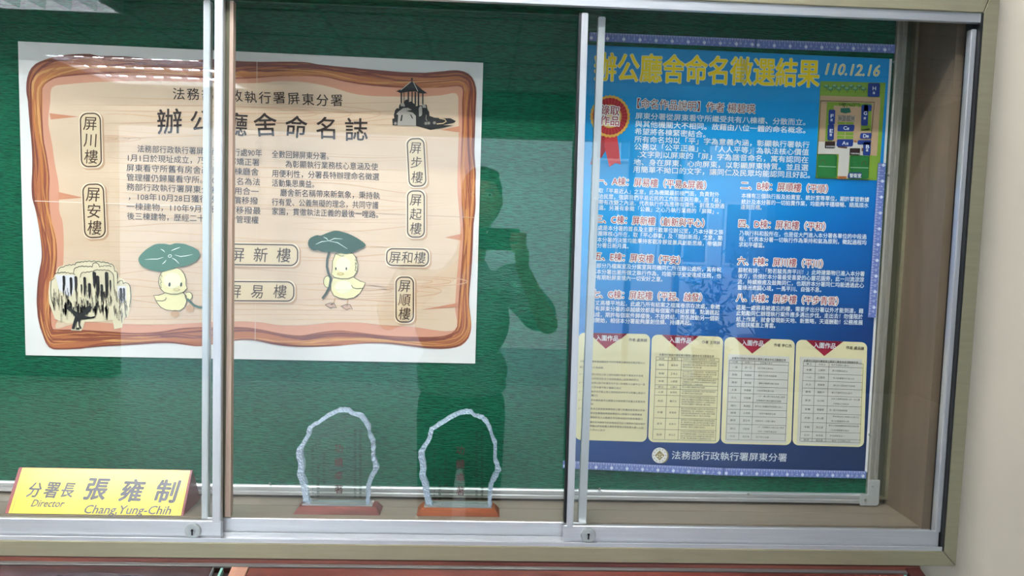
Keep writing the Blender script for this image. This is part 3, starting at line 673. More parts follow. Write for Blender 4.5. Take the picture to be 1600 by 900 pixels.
t2.text('辦公廳舍命名徵選結果', (928, 104.5), (1281, 115.5), 47, ink('f0ead0'), 1, bold=.036)
t2.text('辦公廳舍命名徵選結果', (928, 104.5), (1281, 115.5), 47, YEL, 2, bold=.014)
t2.text('110.12.16', (1287, 107), (1375, 110), 25, WHT, 1, bold=.03, shear=.2); t2.text('110.12.16', (1287, 107), (1375, 110), 25, ink('f0dc90'), 2, bold=.0, shear=.2)
t2.outlined('【命名作品說明】', (986, 161), (1103, 167), 16.5, ink('8e3f38'), WHT, 1, bold=0, out=.07)
t2.outlined('作者 楊碧瑛', (1103, 167), (1180, 170.5), 16, ink('8e3f38'), WHT, 1, bold=0, out=.07)
for s_, x0, y0, x1, y1 in (("屏東分署從屏東看守所繼受共有八棟樓、分散而立。", 992.5, 181, 1266, 191.5), ("與其他機關大不相同。故藉由八位一體的命名概念。", 992, 193.5, 1266, 204), ("希望將各棟緊密結合。", 991.5, 205, 1110, 210.5), ("所有命名均以「平」字為意義內涵，彰顯執行署執行", 991, 217.5, 1265, 226.5), ("公務以「公平正義」、「人人平等」為執法核心價值", 990.5, 229, 1264, 238), (".文字則以屏東的「屏」字為諧音命名，寓有認同在", 996, 241, 1263, 250), ("地、身在屏東、心向屏東，以彰顯屏東特質。並且選", 989.5, 253, 1263, 262), ("用簡單不拗口的文字，讓同仁及民眾均能認同且好記。", 989, 264.5, 1273, 274)):
    t2.text(s_, (x0, y0), (x1, y1), 11, WT, 1, bold=.018)
for s_, x0, y0, x1, y1 in (("一、A棟：屏易樓（平易&屏義）", 931, 282, 1108, 290), ("三、C棟：屏新樓（創新與平心）", 930, 342, 1105, 349), ("五、E棟：屏安樓（平安）", 928, 400, 1067, 407), ("七、G棟：屏起樓（平起、啟發）", 925, 459, 1101, 465), ("二、B棟：屏順樓（平順）", 1157, 289.5, 1298, 295.5), ("四、D棟：屏和樓（平和）", 1153, 349, 1294, 354.5), ("六、F棟：屏川樓（平川）", 1152, 407.5, 1290, 412.5), ("八、H棟：屏步樓（平步青雲）", 1150, 464.5, 1314, 471)):
    t2.outlined(s_, (x0, y0), (x1, y1), 14, RED, WHT, 1, bold=.008, out=.085)
small = [("已取「平易近人」之意，此為機關最前棟門面，負責對外", 927, 297.5, 1124, 304), ("接洽民眾，強調我們平易近民的工作態度與形象，而「易」", 927, 306.5, 1131, 313.5), ("又帶有改變之內涵，代表執行作為應帶有彈性、創意及變通", 927, 315.5, 1132, 322), ("之道。另兼有象徵「公義」之心乃執行業務的「屏障」。", 927, 324, 1128, 331),
         ("此處是本分署的首長及主要行政單位辦公室，乃本分署之領", 926, 355.5, 1130, 363), ("導團隊核心所在，取「平心靜氣」及「開創新局」之意，期", 926, 364.5, 1129, 372), ("許本分署的決策均能秉持客觀冷靜並兼具創新思維，帶領屏", 925, 374, 1128, 381.5), ("東分署日新月異。", 925, 383, 987, 385),
         ("此部分乃檔案室及分案室與司機同仁所在辦公處所，寓有祝", 924, 414.5, 1127, 421.5), ("福本分署出差所做之執行作為，均能平平安安達成任務，也", 924, 424, 1127, 431), ("帶有期盼屏東境內一切安好之意。", 924, 433, 1040, 436.5),
         ("萬丈高樓平地起，此處乃所有結案之檔案卷宗存放處，象徵", 922, 472.5, 1125, 479.5), ("所有屏東分署的卓越績效都是每個案件終結累積，點滴匯起", 922, 481.5, 1124, 488.5), ("而成，期許每個案件歸檔後，不是終結，而係啟動另一個新", 922, 491, 1124, 497.5), ("的開始，相信本分署能夠屢創佳績、持續再起。", 922, 500, 1085, 504.5),
         ("本棟有三個執行股及拍賣室、統計室等單位，期許掌管數據", 1158, 305.5, 1358, 312), ("統計及本分署的一切拍賣作業，均能夠平穩順暢、順風順水", 1158, 315, 1357, 321), ("達到目標。", 1157, 323.5, 1195, 324.5),
         ("乃執行科和股所在，也是從大門進入本分署各單位的中段過", 1155, 364, 1354, 370), ("程，代表本分署一切執行作為秉持和氣為原則，徵起過程均", 1154.5, 373, 1354, 379), ("求和平穩當。", 1154, 382, 1199, 383.5),
         ("蘇軾有詩：「勢若駿馬奔平川！」此時建築物已進入本分署", 1153, 422, 1351, 428), ("後方，依傍於本分署最受喜愛的心靈花園旁，此一川流淙淙", 1153, 431, 1350, 437), ("流，持續療癒及鼓舞同仁，也期許本分署同仁均能透過此心", 1152, 440, 1350, 446), ("靈綠洲邀闢心境，一馬平川、自強不息。", 1152, 449, 1288, 453),
         ("這是一處容易被遺忘的樓，需要步出分署以外才能到達，藉", 1150, 480, 1349, 486), ("此勉勵同仁辦理執行案件應多邁出步伐，走出去！勿僅限於", 1150, 489, 1348, 495), ("紙上作業，就會發現新天地、新策略，天道酬勤！公務推展", 1150, 498.5, 1348, 504), ("也能扶搖直上青雲。", 1150, 507, 1216, 509)]
for s_, x0, y0, x1, y1 in small: t2.text(s_, (x0, y0), (x1, y1), 8.4, WT, 1, bold=.012)
t2.text('法務部行政執行署屏東分署', (1049, 711), (1230, 715), 14, ink('d9dce0'), 1, bold=.006)
t2.build('printed_lettering', p2)
# rosette
rs = Print(Y2)
RDK = ink('a52a2e'); RD2 = ink('c23a3c'); GOLD = ink('d8a848')
rs.poly([(934, 205), (955, 206), (948, 232), (940, 246), (930, 252), (922, 258)], RDK, 2); rs.poly([(946, 208), (964, 212), (970, 257), (961, 255), (952, 261), (944, 228)], RD2, 3)
C0 = (953, 182)
def star(r, k, amp): return [(C0[0] + (r + amp * (i % 2)) * .97 * math.cos(i * math.pi / k), C0[1] + (r + amp * (i % 2)) * 1.03 * math.sin(i * math.pi / k)) for i in range(2 * k)]
rs.poly(star(31, 30, 1.6), GOLD, 4); rs.poly(star(27.5, 30, .8), RDK, 5)
for k in range(30):
    a = k * math.pi / 15; rs.ribbon([(C0[0] + 17 * math.cos(a), C0[1] + 17 * math.sin(a)), (C0[0] + 27 * math.cos(a), C0[1] + 27.5 * math.sin(a))], 1.5, RD2, 6, )
rs.ell(C0, (18, 18.5), GOLD, 7); rs.ell(C0, (16, 16.5), ink('e9cf96'), 8)
rs.outlined('錄取', (937, 172), (968, 174), 16, RED, WHT, 9, bold=.01, out=.08); rs.outlined('作品', (937, 188), (968, 190), 16, RED, WHT, 9, bold=.01, out=.08)
rs.build('printed_rosette', p2)
# site plan
mp_ = Print(Y2)
def M(x, y): return (1270 + x / 5.296, 120 + y / 5.296)
def mpoly(pts, c, l): mp_.poly([M(*q) for q in pts], ink(c), l)
def mrr(x0, y0, x1, y1, c, l, r=12, sk=-4):
    L = []
    for cx_, cy_, a0 in ((x1 - r, y1 - r, 0), (x0 + r, y1 - r, 90), (x0 + r, y0 + r, 180), (x1 - r, y0 + r, 270)):
        for k in range(5):
            a = math.radians(a0 + 22.5 * k); yy = cy_ + r * math.sin(a); L.append((cx_ + r * math.cos(a) + (sk if yy > (y0 + y1) / 2 else 0), yy))
    mpoly(L, c, l)
mpoly([(62, 36), (602, 50), (545, 858), (452, 855), (22, 840)], '86a83a', 1)
mpoly([(60, 155), (560, 172), (528, 655), (460, 650), (38, 640), (44, 540)], 'c9a883', 2)
mpoly([(115, 208), (485, 222), (478, 520), (98, 532)], '86a83a', 3)
mpoly([(170, 240), (395, 250), (392, 300), (340, 400), (334, 520), (385, 520), (395, 450), (480, 450), (474, 540), (160, 532)], 'c9a883', 4)
mpoly([(172, 238), (210, 240), (198, 530), (158, 530)], 'c9a883', 5); mpoly([(344, 245), (398, 250), (390, 530), (332, 525)], 'c9a883', 5)
mpoly([(42, 538), (474, 545), (462, 655), (300, 645), (285, 845), (200, 840), (212, 640), (38, 638)], 'ded6ca', 6)
mpoly([(202, 375), (335, 378), (332, 395), (200, 392)], '86a83a', 6); mpoly([(200, 455), (332, 460), (330, 515), (196, 512)], '86a83a', 6)
mpoly([(262, 378), (268, 378), (264, 515), (258, 515)], 'c9b08a', 7); mpoly([(198, 482), (331, 486), (331, 492), (198, 488)], 'c9b08a', 7)
mpoly([(205, 318), (345, 324), (340, 372), (202, 368)], '8d8276', 6)
mp_.ribbon([M(272, 322), M(268, 370)], .5, ink('cfc6b8'), 7)
for x in (222, 326): mp_.ribbon([M(x + 20 * math.cos(a * .5), 345 + 20 * math.sin(a * .5)) for a in range(14)], .5, ink('cfc6b8'), 7)
mpoly([(225, 262), (300, 258), (312, 295), (265, 305), (225, 295)], '2f6f5c', 6)
for k in range(34):
    x = 205 + RS.random() * 180; y = 215 + RS.random() * 30; mp_.ribbon([M(x, y), M(x + RS.uniform(-8, 8), y + 12)], .7, ink('3b4a2a'), 7)
for k in range(10):
    x = 95 + k * 34; y = 80 + (k % 2) * 22; mp_.ell(M(x + 16, y), (4.4, 2.6), ink('4f8a5c'), 3 + k % 2); mp_.ell(M(x + 12, y - 6), (2.6, 1.6), ink('8ab890'), 6); mp_.ribbon([M(x + 18, y + 8), M(x + 18, y + 30)], .8, ink('5a4632'), 3)
mp_.ribbon([M(62, 200), M(505, 212), M(460, 655)], .9, ink('2f2924'), 7); mp_.ribbon([M(62, 200), M(22, 840), M(455, 856), M(462, 650)], .8, ink('3a332c'), 7)
NAVY = '27408a'
mrr(452, 54, 550, 168, NAVY, 8); mrr(127, 274, 181, 396, NAVY, 8); mrr(119, 396, 172, 526, NAVY, 8); mrr(202, 398, 340, 452, NAVY, 8); mrr(194, 519, 330, 578, NAVY, 8)
mrr(397, 234, 453, 406, NAVY, 8); mrr(420, 234, 482, 286, NAVY, 8); mrr(388, 466, 482, 514, NAVY, 8); mrr(366, 526, 478, 562, NAVY, 8); mrr(412, 540, 474, 652, NAVY, 8)
mrr(36, 645, 196, 836, '2c7a3c', 7, 20, -6); mrr(302, 655, 462, 846, '2c7a3c', 7, 20, -6); mpoly([(42, 738), (188, 744), (188, 750), (42, 744)], '9fbf9f', 8); mpoly([(306, 748), (455, 752), (455, 758), (306, 754)], '9fbf9f', 8)
mrr(96, 536, 180, 592, '3a2723', 8, 6, -2); mrr(300, 592, 386, 650, '3a2723', 8, 6, -2); mpoly([(395, 440), (460, 428), (466, 440), (400, 446)], '3a2a26', 8); mpoly([(202, 574), (280, 580), (278, 594), (240, 592), (202, 586)], '6b4a38', 7); mpoly([(398, 590), (412, 590), (410, 618), (398, 618)], '8a5a3c', 8)
mpoly([(198, 822), (275, 824), (274, 846), (198, 846)], 'd08040', 8); mrr(286, 792, 402, 842, '23407c', 9, 16, -4); mpoly([(338, 528), (356, 530), (354, 546), (338, 544)], 'b06a34', 8)
for x0, y0 in ((60, 690), (398, 700)): mp_.ribbon([M(x0, y0 + 34), M(x0 + 4, y0 + 8), M(x0 + 18, y0 - 4), M(x0 + 34, y0 + 8), M(x0 + 38, y0 + 34)], .8, ink('6b4a38'), 8)
for k in range(10):
    for x in (186, 314): mp_.ribbon([M(x, 660 + k * 17), M(x + 8, 672 + k * 17), M(x - 4, 674 + k * 17)], .5, ink('1d4a26'), 8)
for s_, x, y, h in (('H', 500, 96, 8), ('F', 151, 325, 8), ('E', 144, 448, 8), ('C', 260, 424, 8), ('A', 252, 548, 8), ('G', 427, 302, 8), ('D', 422, 489, 8), ('B', 444, 578, 8)):
    a, b = M(x - 15, y), M(x + 15, y + 1); mp_.text(s_, a, b, h, WT, 10, bold=.02)
for x, y in ((498, 136), (148, 360), (142, 482), (284, 432), (278, 555), (423, 345), (446, 495), (442, 610)): mp_.text('棟', M(x - 10, y), M(x + 10, y), 4.4, WT, 10, bold=.02)
mp_.text('警衛室', M(296, 818), M(396, 820), 7, WT, 10, bold=.02); mp_.text('大門', M(212, 834), M(262, 836), 4, ink('5a2a1a'), 10); mp_.text('機車停車場', M(102, 578), M(174, 580), 3, WT, 10); mp_.text('汽車停車場', M(306, 636), M(380, 638), 3, WT, 10)
mp_.build('printed_site_plan', p2)
# four cream panels
cd = Print(Y2); CRM = ink('e6dcae'); LN = ink('6d6a60'); TXT = ink('757066'); PG = ink('d6d2c6')
def lerp2(q, u, v):
    a = (q[0][0] + (q[1][0] - q[0][0]) * u, q[0][1] + (q[1][1] - q[0][1]) * u); b = (q[3][0] + (q[2][0] - q[3][0]) * u, q[3][1] + (q[2][1] - q[3][1]) * u)
    return (a[0] + (b[0] - a[0]) * v, a[1] + (b[1] - a[1]) * v)
CARDS = [[(904, 519.5), (1016, 522), (1010.5, 690.5), (898, 687)], [(1018.5, 522.5), (1130, 526), (1124, 693), (1012.5, 690.5)], [(1132, 526.5), (1242, 531), (1236, 695.5), (1126, 693)], [(1244, 530.5), (1355, 535), (1349.5, 698.5), (1238, 695.5)]]
AU = ['作者 盧美娟', '作者 王倩韻', '作者 李仁杰', '作者 盧品謙']
def rnd(n_, rg): return ''.join(rg.choice('行政執行署屏東分署辦公廳舍命名平安公義樓棟之意為民服務正心有愛新起步順和川易本人一大中') for _ in range(n_))
rg = random.Random(21)
for ci, q in enumerate(CARDS):
    L = []; rx, ry = .085, .055
    for cu, cv, a0 in ((1 - rx, 1 - ry, 0), (rx, 1 - ry, 90), (rx, ry, 180), (1 - rx, ry, 270)):
        for k in range(7):
            a = math.radians(a0 + 15 * k); L.append(lerp2(q, cu + rx * math.cos(a), cv + ry * math.sin(a)))
    cd.poly(L, CRM, 1)
    tu = (.14, .66, .40) if ci else (.14, .68, .385)
    cd.poly([lerp2(q, tu[0], .0), lerp2(q, tu[1], .0), lerp2(q, tu[2], .145)], ink('9c2038'), 2)
    cd.poly([lerp2(q, tu[0], .0), lerp2(q, tu[1], .0), lerp2(q, tu[1] - .09, .05), lerp2(q, tu[0] + .09, .05)], ink('84172e'), 3)
    cd.text('入圍作品', lerp2(q, .24, .045), lerp2(q, .56, .047), 9.6, WT, 4, bold=.012)
    cd.text(AU[ci], lerp2(q, .70, .055), lerp2(q, .955, .058), 5.4, ink('5a4a48'), 4, bold=.012)
    if ci >= 2: cd.poly([lerp2(q, .06, .16), lerp2(q, .93, .16), lerp2(q, .93, .985), lerp2(q, .06, .985)], PG, 2)
    if ci == 0:
        for r_, (v, u0, u1) in enumerate([(.265, .03, .94), (.32, .03, .36), (.385, .20, .92), (.425, .20, .86), (.465, .20, .95), (.505, .20, .62), (.545, .20, .96), (.58, .20, .30), (.625, .20, .96), (.66, .20, .24), (.705, .20, .96), (.745, .20, .92), (.785, .20, .93), (.83, .20, .97), (.865, .20, .95), (.90, .20, .42)]):
            n_ = max(2, int((u1 - u0) * 30)); cd.text(rnd(n_, rg), lerp2(q, u0, v), lerp2(q, u1, v + .003), 3.6, TXT, 3)
            if u1 > .8 and r_ in (2, 4, 6, 8, 10): cd.text('(一)', lerp2(q, .03, v), lerp2(q, .12, v), 3.6, TXT, 3)
    else:
        cd.text('本署所行政執行署屏東分署辦公廳舍命名活動報名表', lerp2(q, .11, .185 + .01 * (ci > 1)), lerp2(q, .88, .187 + .01 * (ci > 1)), 4.4, ink('55524c'), 3, bold=0)
        if ci == 1: rows = [.205, .235, .315, .385, .45, .485, .54, .625, .71, .80, .975]; cols = [.07, .24, .425, .95]
        elif ci == 2: rows = [.215, .24, .30, .36, .425, .48, .55, .61, .665, .73, .80, .855]; cols = [.08, .26, .44, .92]
        else: rows = [.205, .24, .30, .36, .42, .48, .56, .625, .70, .775, .83, .855]; cols = [.11, .28, .47, .95]
        if ci == 1: rows = [.205, .235, .315, .385, .45, .485, .54, .64, .74, .84, .93]
        v0, v1 = rows[0], rows[-1]
        sc = .0 if ci == 1 else .07
        rows = [v0 + (v - v0) * ((.96 if ci > 1 else .975) - v0) / (v1 - v0) for v in rows]
        for v in rows: cd.ribbon([lerp2(q, cols[0], v), lerp2(q, cols[-1], v)], .55, LN, 3)
        for u in cols: cd.ribbon([lerp2(q, u, rows[0]), lerp2(q, u - .01, rows[-1])], .55, LN, 3)
        for a, b in zip(rows, rows[1:]):
            mid = (a + b) / 2; du = .04
            cd.text(rnd(2, rg), lerp2(q, cols[0] + du, mid), lerp2(q, cols[0] + du + .08, mid), 3.6, TXT, 4); cd.text(rnd(3, rg), lerp2(q, cols[1] + du, mid), lerp2(q, cols[1] + du + .1, mid), 3.6, TXT, 4)
            nl = max(1, int((b - a) / (.023 if ci == 1 else .038)))
            for k in range(nl):
                v = a + (b - a) * (k + .5) / nl if ci > 1 else a + .014 + k * .021
                e_ = cols[3] - (.03 if k < nl - 1 else rg.uniform(.05, .25))
                st_ = cols[2] + .02 if ci == 1 else cols[2] + rg.uniform(.02, .08)
                cd.text(rnd(int((e_ - st_) * (46 if ci == 1 else 36)), rg), lerp2(q, st_, v), lerp2(q, e_, v + .002), 2.7 if ci == 1 else 3.0, TXT, 4)
cd.build('printed_entry_panels', p2)
em = Print(Y2)
em.ell((1033.5, 712), (11.2, 12), ink('8f8450'), 1); em.ell((1030.5, 711.3), (12, 12.2), ink('e8e4da'), 2)
for k in range(12): em.ell((1030.5 + 9.6 * math.cos(k * .5236), 711.3 + 9.7 * math.sin(k * .5236)), (.7, .7), ink('4a4a5c'), 3, n=8)
em.poly([(1030.5, 703.6), (1038, 711.3), (1030.5, 719), (1023, 711.3)], ink('978548'), 3)
for L in (((1026.5, 709.5), (1034.5, 709.5)), ((1030.5, 707.5), (1030.5, 715)), ((1028.5, 715), (1032.5, 715))): em.ribbon(L, .7, ink('efe8cc'), 4)
for x in (1027, 1034): em.ell((x, 712.4), (1.8, 1.1), ink('efe8cc'), 4, n=12)
em.build('printed_emblem', p2)
for px, py in ((1165, 98), (1003, 100)): pass
tp = MB(); a = P(1158, 92, -.0065)
tp.box(a.x, a.x + .012, -.0068, -.0066, a.z - .045, a.z); tp.build('clear_tape', glass('clear_tape', 2.2, (.96, .97, .97), .15), p2)

# ------------------------------------------------------------------ rulers
RB = mat('translucent_blue_plastic', '6f7fbe', .3, 0, .05, 30, spec=.5)
def ruler(a, b, wpx, label, flip=1, cms=30, start=0):
    """blue plastic ruler; a, b = pixels on the toothed edge, body to the flip side"""
    y = -.0075
    A, B = P(a[0], a[1], y), P(b[0], b[1], y); u = (B - A); L = u.length; u.normalize()
    v = Vector((-u.z, 0, u.x)) * flip; w = wpx * .00121
    t = thing('ruler', label, 'ruler', 'blue plastic rulers', loc=(A + B) / 2)
    pts = [A, B, B + v * w, A + v * w]
    MB().prism([(p.x, p.z) for p in pts], y, y + .0016).build('ruler_body', RB, t, bevel=.0004)
    pr = Print(y); Wm = ink('e4e8f4')
    def bar(s, d0, d1, wd):
        c = A + u * s; q = u * wd / 2
        pr.wpoly([((c + e).x, (c + e).z) for e in (v * d0 - q, v * d0 + q, v * d1 + q, v * d1 - q)], Wm, 0)
    n_ = int(L / .001); cm = .01
    k = 0
    s = .004
    while s < L - .003:
        major = k % 10 == 0; half = k % 5 == 0
        if k % 2 == 0 or half: bar(s, .0004, .0062 if major else .0045 if half else .0028, .0006 if half else .0004)
        s += .001; k += 1
    k = 0; s = .004
    while s < L - .004:                                   # the 3.03 cm scale with round marks along the other edge
        c = A + u * s + v * (w * .66)
        R_ = .0031
        pr.wpoly([((c + u * R_ * math.cos(j * .785) + v * R_ * math.sin(j * .785)).x, (c + u * R_ * math.cos(j * .785) + v * R_ * math.sin(j * .785)).z) for j in range(8)], Wm, 0)
        bar(s, w * .35, w * .99, .0006); bar(s + .01515, w * .8, w * .99, .0005)
        s += .0303; k += 1
    for cmi in range(1, int(L * 100)):
        c = A + u * (.004 + cmi * .01); s_ = str(cmi)
        vs, fs, wd = glyphs(s_, .0); h = .0052
        top = v if flip < 0 else v
        up = -v if flip < 0 else v
        if abs(u.x) < .5: up = v * (1 if flip > 0 else -1)
        base = c + v * .0092
        uu = u
        if abs(u.x) > .5: up = Vector((0, 0, 1)); up = (up - u * up.dot(u)).normalized()
        else: up = Vector((1, 0, 0)); up = (up - u * up.dot(u)).normalized(); uu = -u if u.z > 0 else u
        pts = [base + uu * ((x - wd / 2) * h * .95) + up * ((yy_ - .35) * h) for x, yy_ in vs]
        pr.world([(p.x, p.z) for p in pts], fs, 0, Wm)
    pr.build('printed_scale', t)
    return t
ruler((921, 50), (1181, 61), 13.2, 'blue ruler along the top of the blue poster, nearer the middle door', -1)
ruler((1182, 61.2), (1399.5, 69.5), 13.4, 'blue ruler along the top of the blue poster, at its right corner', -1)
ruler((1372.5, 254.5), (1356.5, 496), 12.6, 'upright blue ruler on the right edge of the blue poster', 1)
ruler((880, 720), (1131, 731.5), 12.2, 'blue ruler along the bottom of the blue poster, left half', -1)
ruler((1132, 731.6), (1354, 736.5), 12, 'blue ruler along the bottom of the blue poster, right half', -1)

# ------------------------------------------------------------------ crystal awards
def clear(name, col, rough, bump, mixf):
    m = bpy.data.materials.new(name); m.use_nodes = True; n = m.node_tree; b = n.nodes['Principled BSDF']; out = n.nodes['Material Output']
    b.inputs['Base Color'].default_value = lin(col); b.inputs['Roughness'].default_value = rough; b.inputs['Specular IOR Level'].default_value = .9
    tc = n.nodes.new('ShaderNodeTexCoord'); v = n.nodes.new('ShaderNodeTexVoronoi'); v.inputs['Scale'].default_value = 260; n.links.new(tc.outputs['Object'], v.inputs[0])
    bp = n.nodes.new('ShaderNodeBump'); bp.inputs['Strength'].default_value = bump; bp.inputs['Distance'].default_value = .003; n.links.new(v.outputs[0], bp.inputs['Height']); n.links.new(bp.outputs[0], b.inputs['Normal'])
    tr = n.nodes.new('ShaderNodeBsdfTransparent'); mx = n.nodes.new('ShaderNodeMixShader'); mx.inputs[0].default_value = mixf
    n.links.new(tr.outputs[0], mx.inputs[1]); n.links.new(b.outputs[0], mx.inputs[2]); n.links.new(mx.outputs[0], out.inputs[0]); return m
RIM = clear('chipped_crystal_edge', 'c6d6ea', .14, 1.0, .66)
FOOT = clear('clear_foot', 'dde8e8', .1, .1, .35)
CRY = glass('crystal_face', 1.55, (.93, .97, .95))
def award(ox, oy, label, wood, sign, extra_bright=False):
    yc, th = -.073, .014
    q = lambda a, b: P(ox + a / 5, oy + b / 5, yc)
    left = [(150, 785), (125, 760), (112, 700), (97, 620), (72, 545), (82, 500), (84, 460), (68, 410), (70, 365), (105, 310), (145, 240), (158, 182), (225, 140), (310, 85), (385, 45), (440, 34)]
    leftI = [(182, 785), (170, 745), (160, 690), (148, 615), (122, 545), (131, 500), (130, 450), (118, 410), (116, 362), (142, 308), (176, 248), (192, 187), (242, 158), (320, 110), (390, 70), (440, 62)]
    right = [(475, 38), (520, 74), (572, 82), (612, 122), (641, 172), (650, 230), (680, 290), (683, 350), (676, 410), (704, 468), (712, 510), (690, 552), (660, 600), (644, 660), (640, 730), (640, 785)]
    rightI = [(470, 64), (510, 88), (558, 104), (596, 145), (622, 195), (636, 255), (654, 305), (656, 370), (652, 425), (672, 478), (664, 520), (640, 560), (618, 620), (611, 690), (612, 745), (612, 785)]
    oo = [Vector((p.x, p.z)) for p in (q(*e) for e in left + right)]; ii = [Vector((p.x, p.z)) for p in (q(*e) for e in leftI + rightI)]
    # subdivide and roughen
    RA = random.Random(int(ox)); O, I = [], []
    for a in range(len(oo) - 1):
        for k in range(3):
            f = k / 3; j = Vector((RA.gauss(0, .0006), RA.gauss(0, .0006)))
            O.append(oo[a].lerp(oo[a + 1], f) + j); I.append(ii[a].lerp(ii[a + 1], f) + j * .6)
    O.append(oo[-1]); I.append(ii[-1]); n = len(O)
    t = thing('crystal_award', label, 'award', 'crystal awards', loc=(oo[7].x + .07, yc, -.5192))
    b = MB(); b.prism([tuple(p) for p in I], yc - th / 2, yc + th / 2); b.build('crystal_face', CRY, t)
    r = MB(); vs = []
    for k in range(n):
        j = RA.gauss(0, .0006)
        vs += [(O[k].x, yc - th * .22 + j, O[k].y), (I[k].x, yc - th / 2 - .0002 + j * .3, I[k].y), (O[k].x, yc + th * .5, O[k].y), (I[k].x, yc + th / 2, I[k].y)]
    fs = []
    for k in range(n - 1):
        a, c = 4 * k, 4 * k + 4
        fs += [(a, a + 1, c + 1, c), (a, c, c + 2, a + 2), (a + 2, c + 2, c + 3, a + 3)]
    r.add(vs, fs); r.build('chipped_edge', RIM, t)
    # base
    xs = lambda px, py, y: P(px, py, y).x
    zb, zt, yf, yb = -.5192, P(525, 792, -.086).z, -.0925, -.054
    dx = (ox - 450) ; L0, R0 = xs(457.5 + dx, 803, yf), xs(594 + dx, 805, yf)
    if ox > 500: L0, R0 = xs(650, 806, yf), xs(781, 808, yf)
    ins = .0095
    bs = MB(); bs.add([(L0, yf, zb), (R0, yf, zb), (R0, yb + .008, zb), (L0, yb + .008, zb), (L0 + ins, yf + .006, zt), (R0 - ins, yf + .006, zt), (R0 - ins, yb, zt), (L0 + ins, yb, zt)],
                      [(0, 1, 5, 4), (1, 2, 6, 5), (2, 3, 7, 6), (3, 0, 4, 7), (4, 5, 6, 7), (3, 2, 1, 0)])
    bs.build('wooden_base', wood, t, bevel=.0008)
    ft = MB(); ft.box(L0 + ins + .004, R0 - ins - .006, yf + .010, yb - .003, zt, zt + .003); ft.build('clear_foot', FOOT, t, bevel=.0006)
    # lettering etched on the face, vertical columns
    pr = Print(yc - th / 2 - .0002); RD = ink('55302c'); DK = ink('1e2a26')
    def col(x, y0, y1, txt, h, m, b=.0):
        st = (y1 - y0) / len(txt)
        for k, ch in enumerate(txt):
            cx_, cy_ = ox + x / 5, oy + (y0 + st * (k + .5)) / 5
            pr.text(ch, (cx_ - h / 2, cy_), (cx_ + h / 2, cy_ + .1), h, m, 0, bold=b)
    col(397, 300, 725, sign, 14.5, RD, .01)
    col(566, 200, 745, '法務部行政執行署屏東行政執行處績優單位', 5, DK); col(524, 200, 745, '榮獲行政執行業務執行成效評比第一名存念', 5, DK)
    col(282, 385, 640, '法務部行政執行署', 5, DK); col(236, 485, 745, '署長　林慶宗敬贈', 5, DK); col(193, 330, 745, '中華民國九十四年七月二十七日', 4.4, DK)
    pr.build('engraved_lettering', t)
    return t
award(450, 630, 'crystal award with darker red wooden base, nearer the left sliding door', mat('red_brown_award_wood', '7c392c', .4, 0, .35, 20, (.3, 2, 5), coat=.05, col2='5c271f'), '功績卓著')
award(640, 633, 'crystal award with orange-brown wooden base, nearer the right sliding door', mat('orange_brown_award_wood', '98502a', .4, 0, .35, 20, (.3, 2, 5), coat=.05, col2='78391e'), '功績卓著')

# ------------------------------------------------------------------ name plate
npl = thing('name_plate', 'yellow tent-shaped desk name plate with dark red back', 'name plate', loc=(-.66, -.062, -.5192))
ya, yf, yb_, zb = -.0625, -.1065, -.024, -.5190
za = P(168, 732.5, ya).z
xl, xr = -.8205, -.5125
RDB = mat('dark_red_plastic', '8c2626', .3, 0, .1, 10, coat=.3)
MB().profx([(yf, zb), (ya - .001, za), (ya + .002, za), (yb_, zb)], xl, xr).build('body', RDB, npl, bevel=.0006)
e1 = Vector((1, 0, 0)); e2 = (Vector((0, ya, za)) - Vector((0, yf, zb))).normalized(); nn = e2.cross(e1)
if nn.y > 0: nn = -nn
O0 = Vector((0, yf, zb))
def slant(px, py, off=0.):
    d = MR @ Vector(((px - 800) / FPX, -(py - 450) / FPX, -1)); c = Vector((0, -DC, 0)); o = O0 + nn * off
    t = (o - c).dot(nn) / d.dot(nn); p = c + d * t - o; return p.dot(e1), p.dot(e2)
GLD = mat('yellow_metal_plate', 'e6cf45', .2, .1, .05, 60, coat=.15)
H_ = (Vector((0, ya, za)) - O0).length
def slab2(pts, off, th, name, m, parent):
    b = MB(); A = [O0 + e1 * x + e2 * y + nn * off for x, y in pts]; B = [a + nn * th for a in A]; k = len(A)
    b.add(A + B, [tuple(range(k)), tuple(range(k, 2 * k))[::-1]] + [(i, (i + 1) % k, (i + 1) % k + k, i + k) for i in range(k)]); return b.build(name, m, parent)
slab2([(-.8135, .0), (-.5165, .0), (-.5165, H_ - .001), (-.8135, H_ - .001)], .0002, .0012, 'face_plate', GLD, npl)
fr_ = MB(); INKN = mat('grey_black_print', '4a4448', .3, 0, .0)
def fl(x0, y0, x1, y1):
    A = [O0 + e1 * x + e2 * y + nn * .0017 for x, y in ((x0, y0), (x1, y0), (x1, y1), (x0, y1))]; fr_.add(A, [(0, 1, 2, 3)])
X0, X1, Y0_, Y1_, t_ = -.8085, -.5215, .0, H_ - .0055, .0005
for a in ((X0, Y1_, X1, Y1_ + t_), (X0, Y0_, X0 + t_, Y1_), (X1 - t_, Y0_, X1, Y1_)): fl(*a)
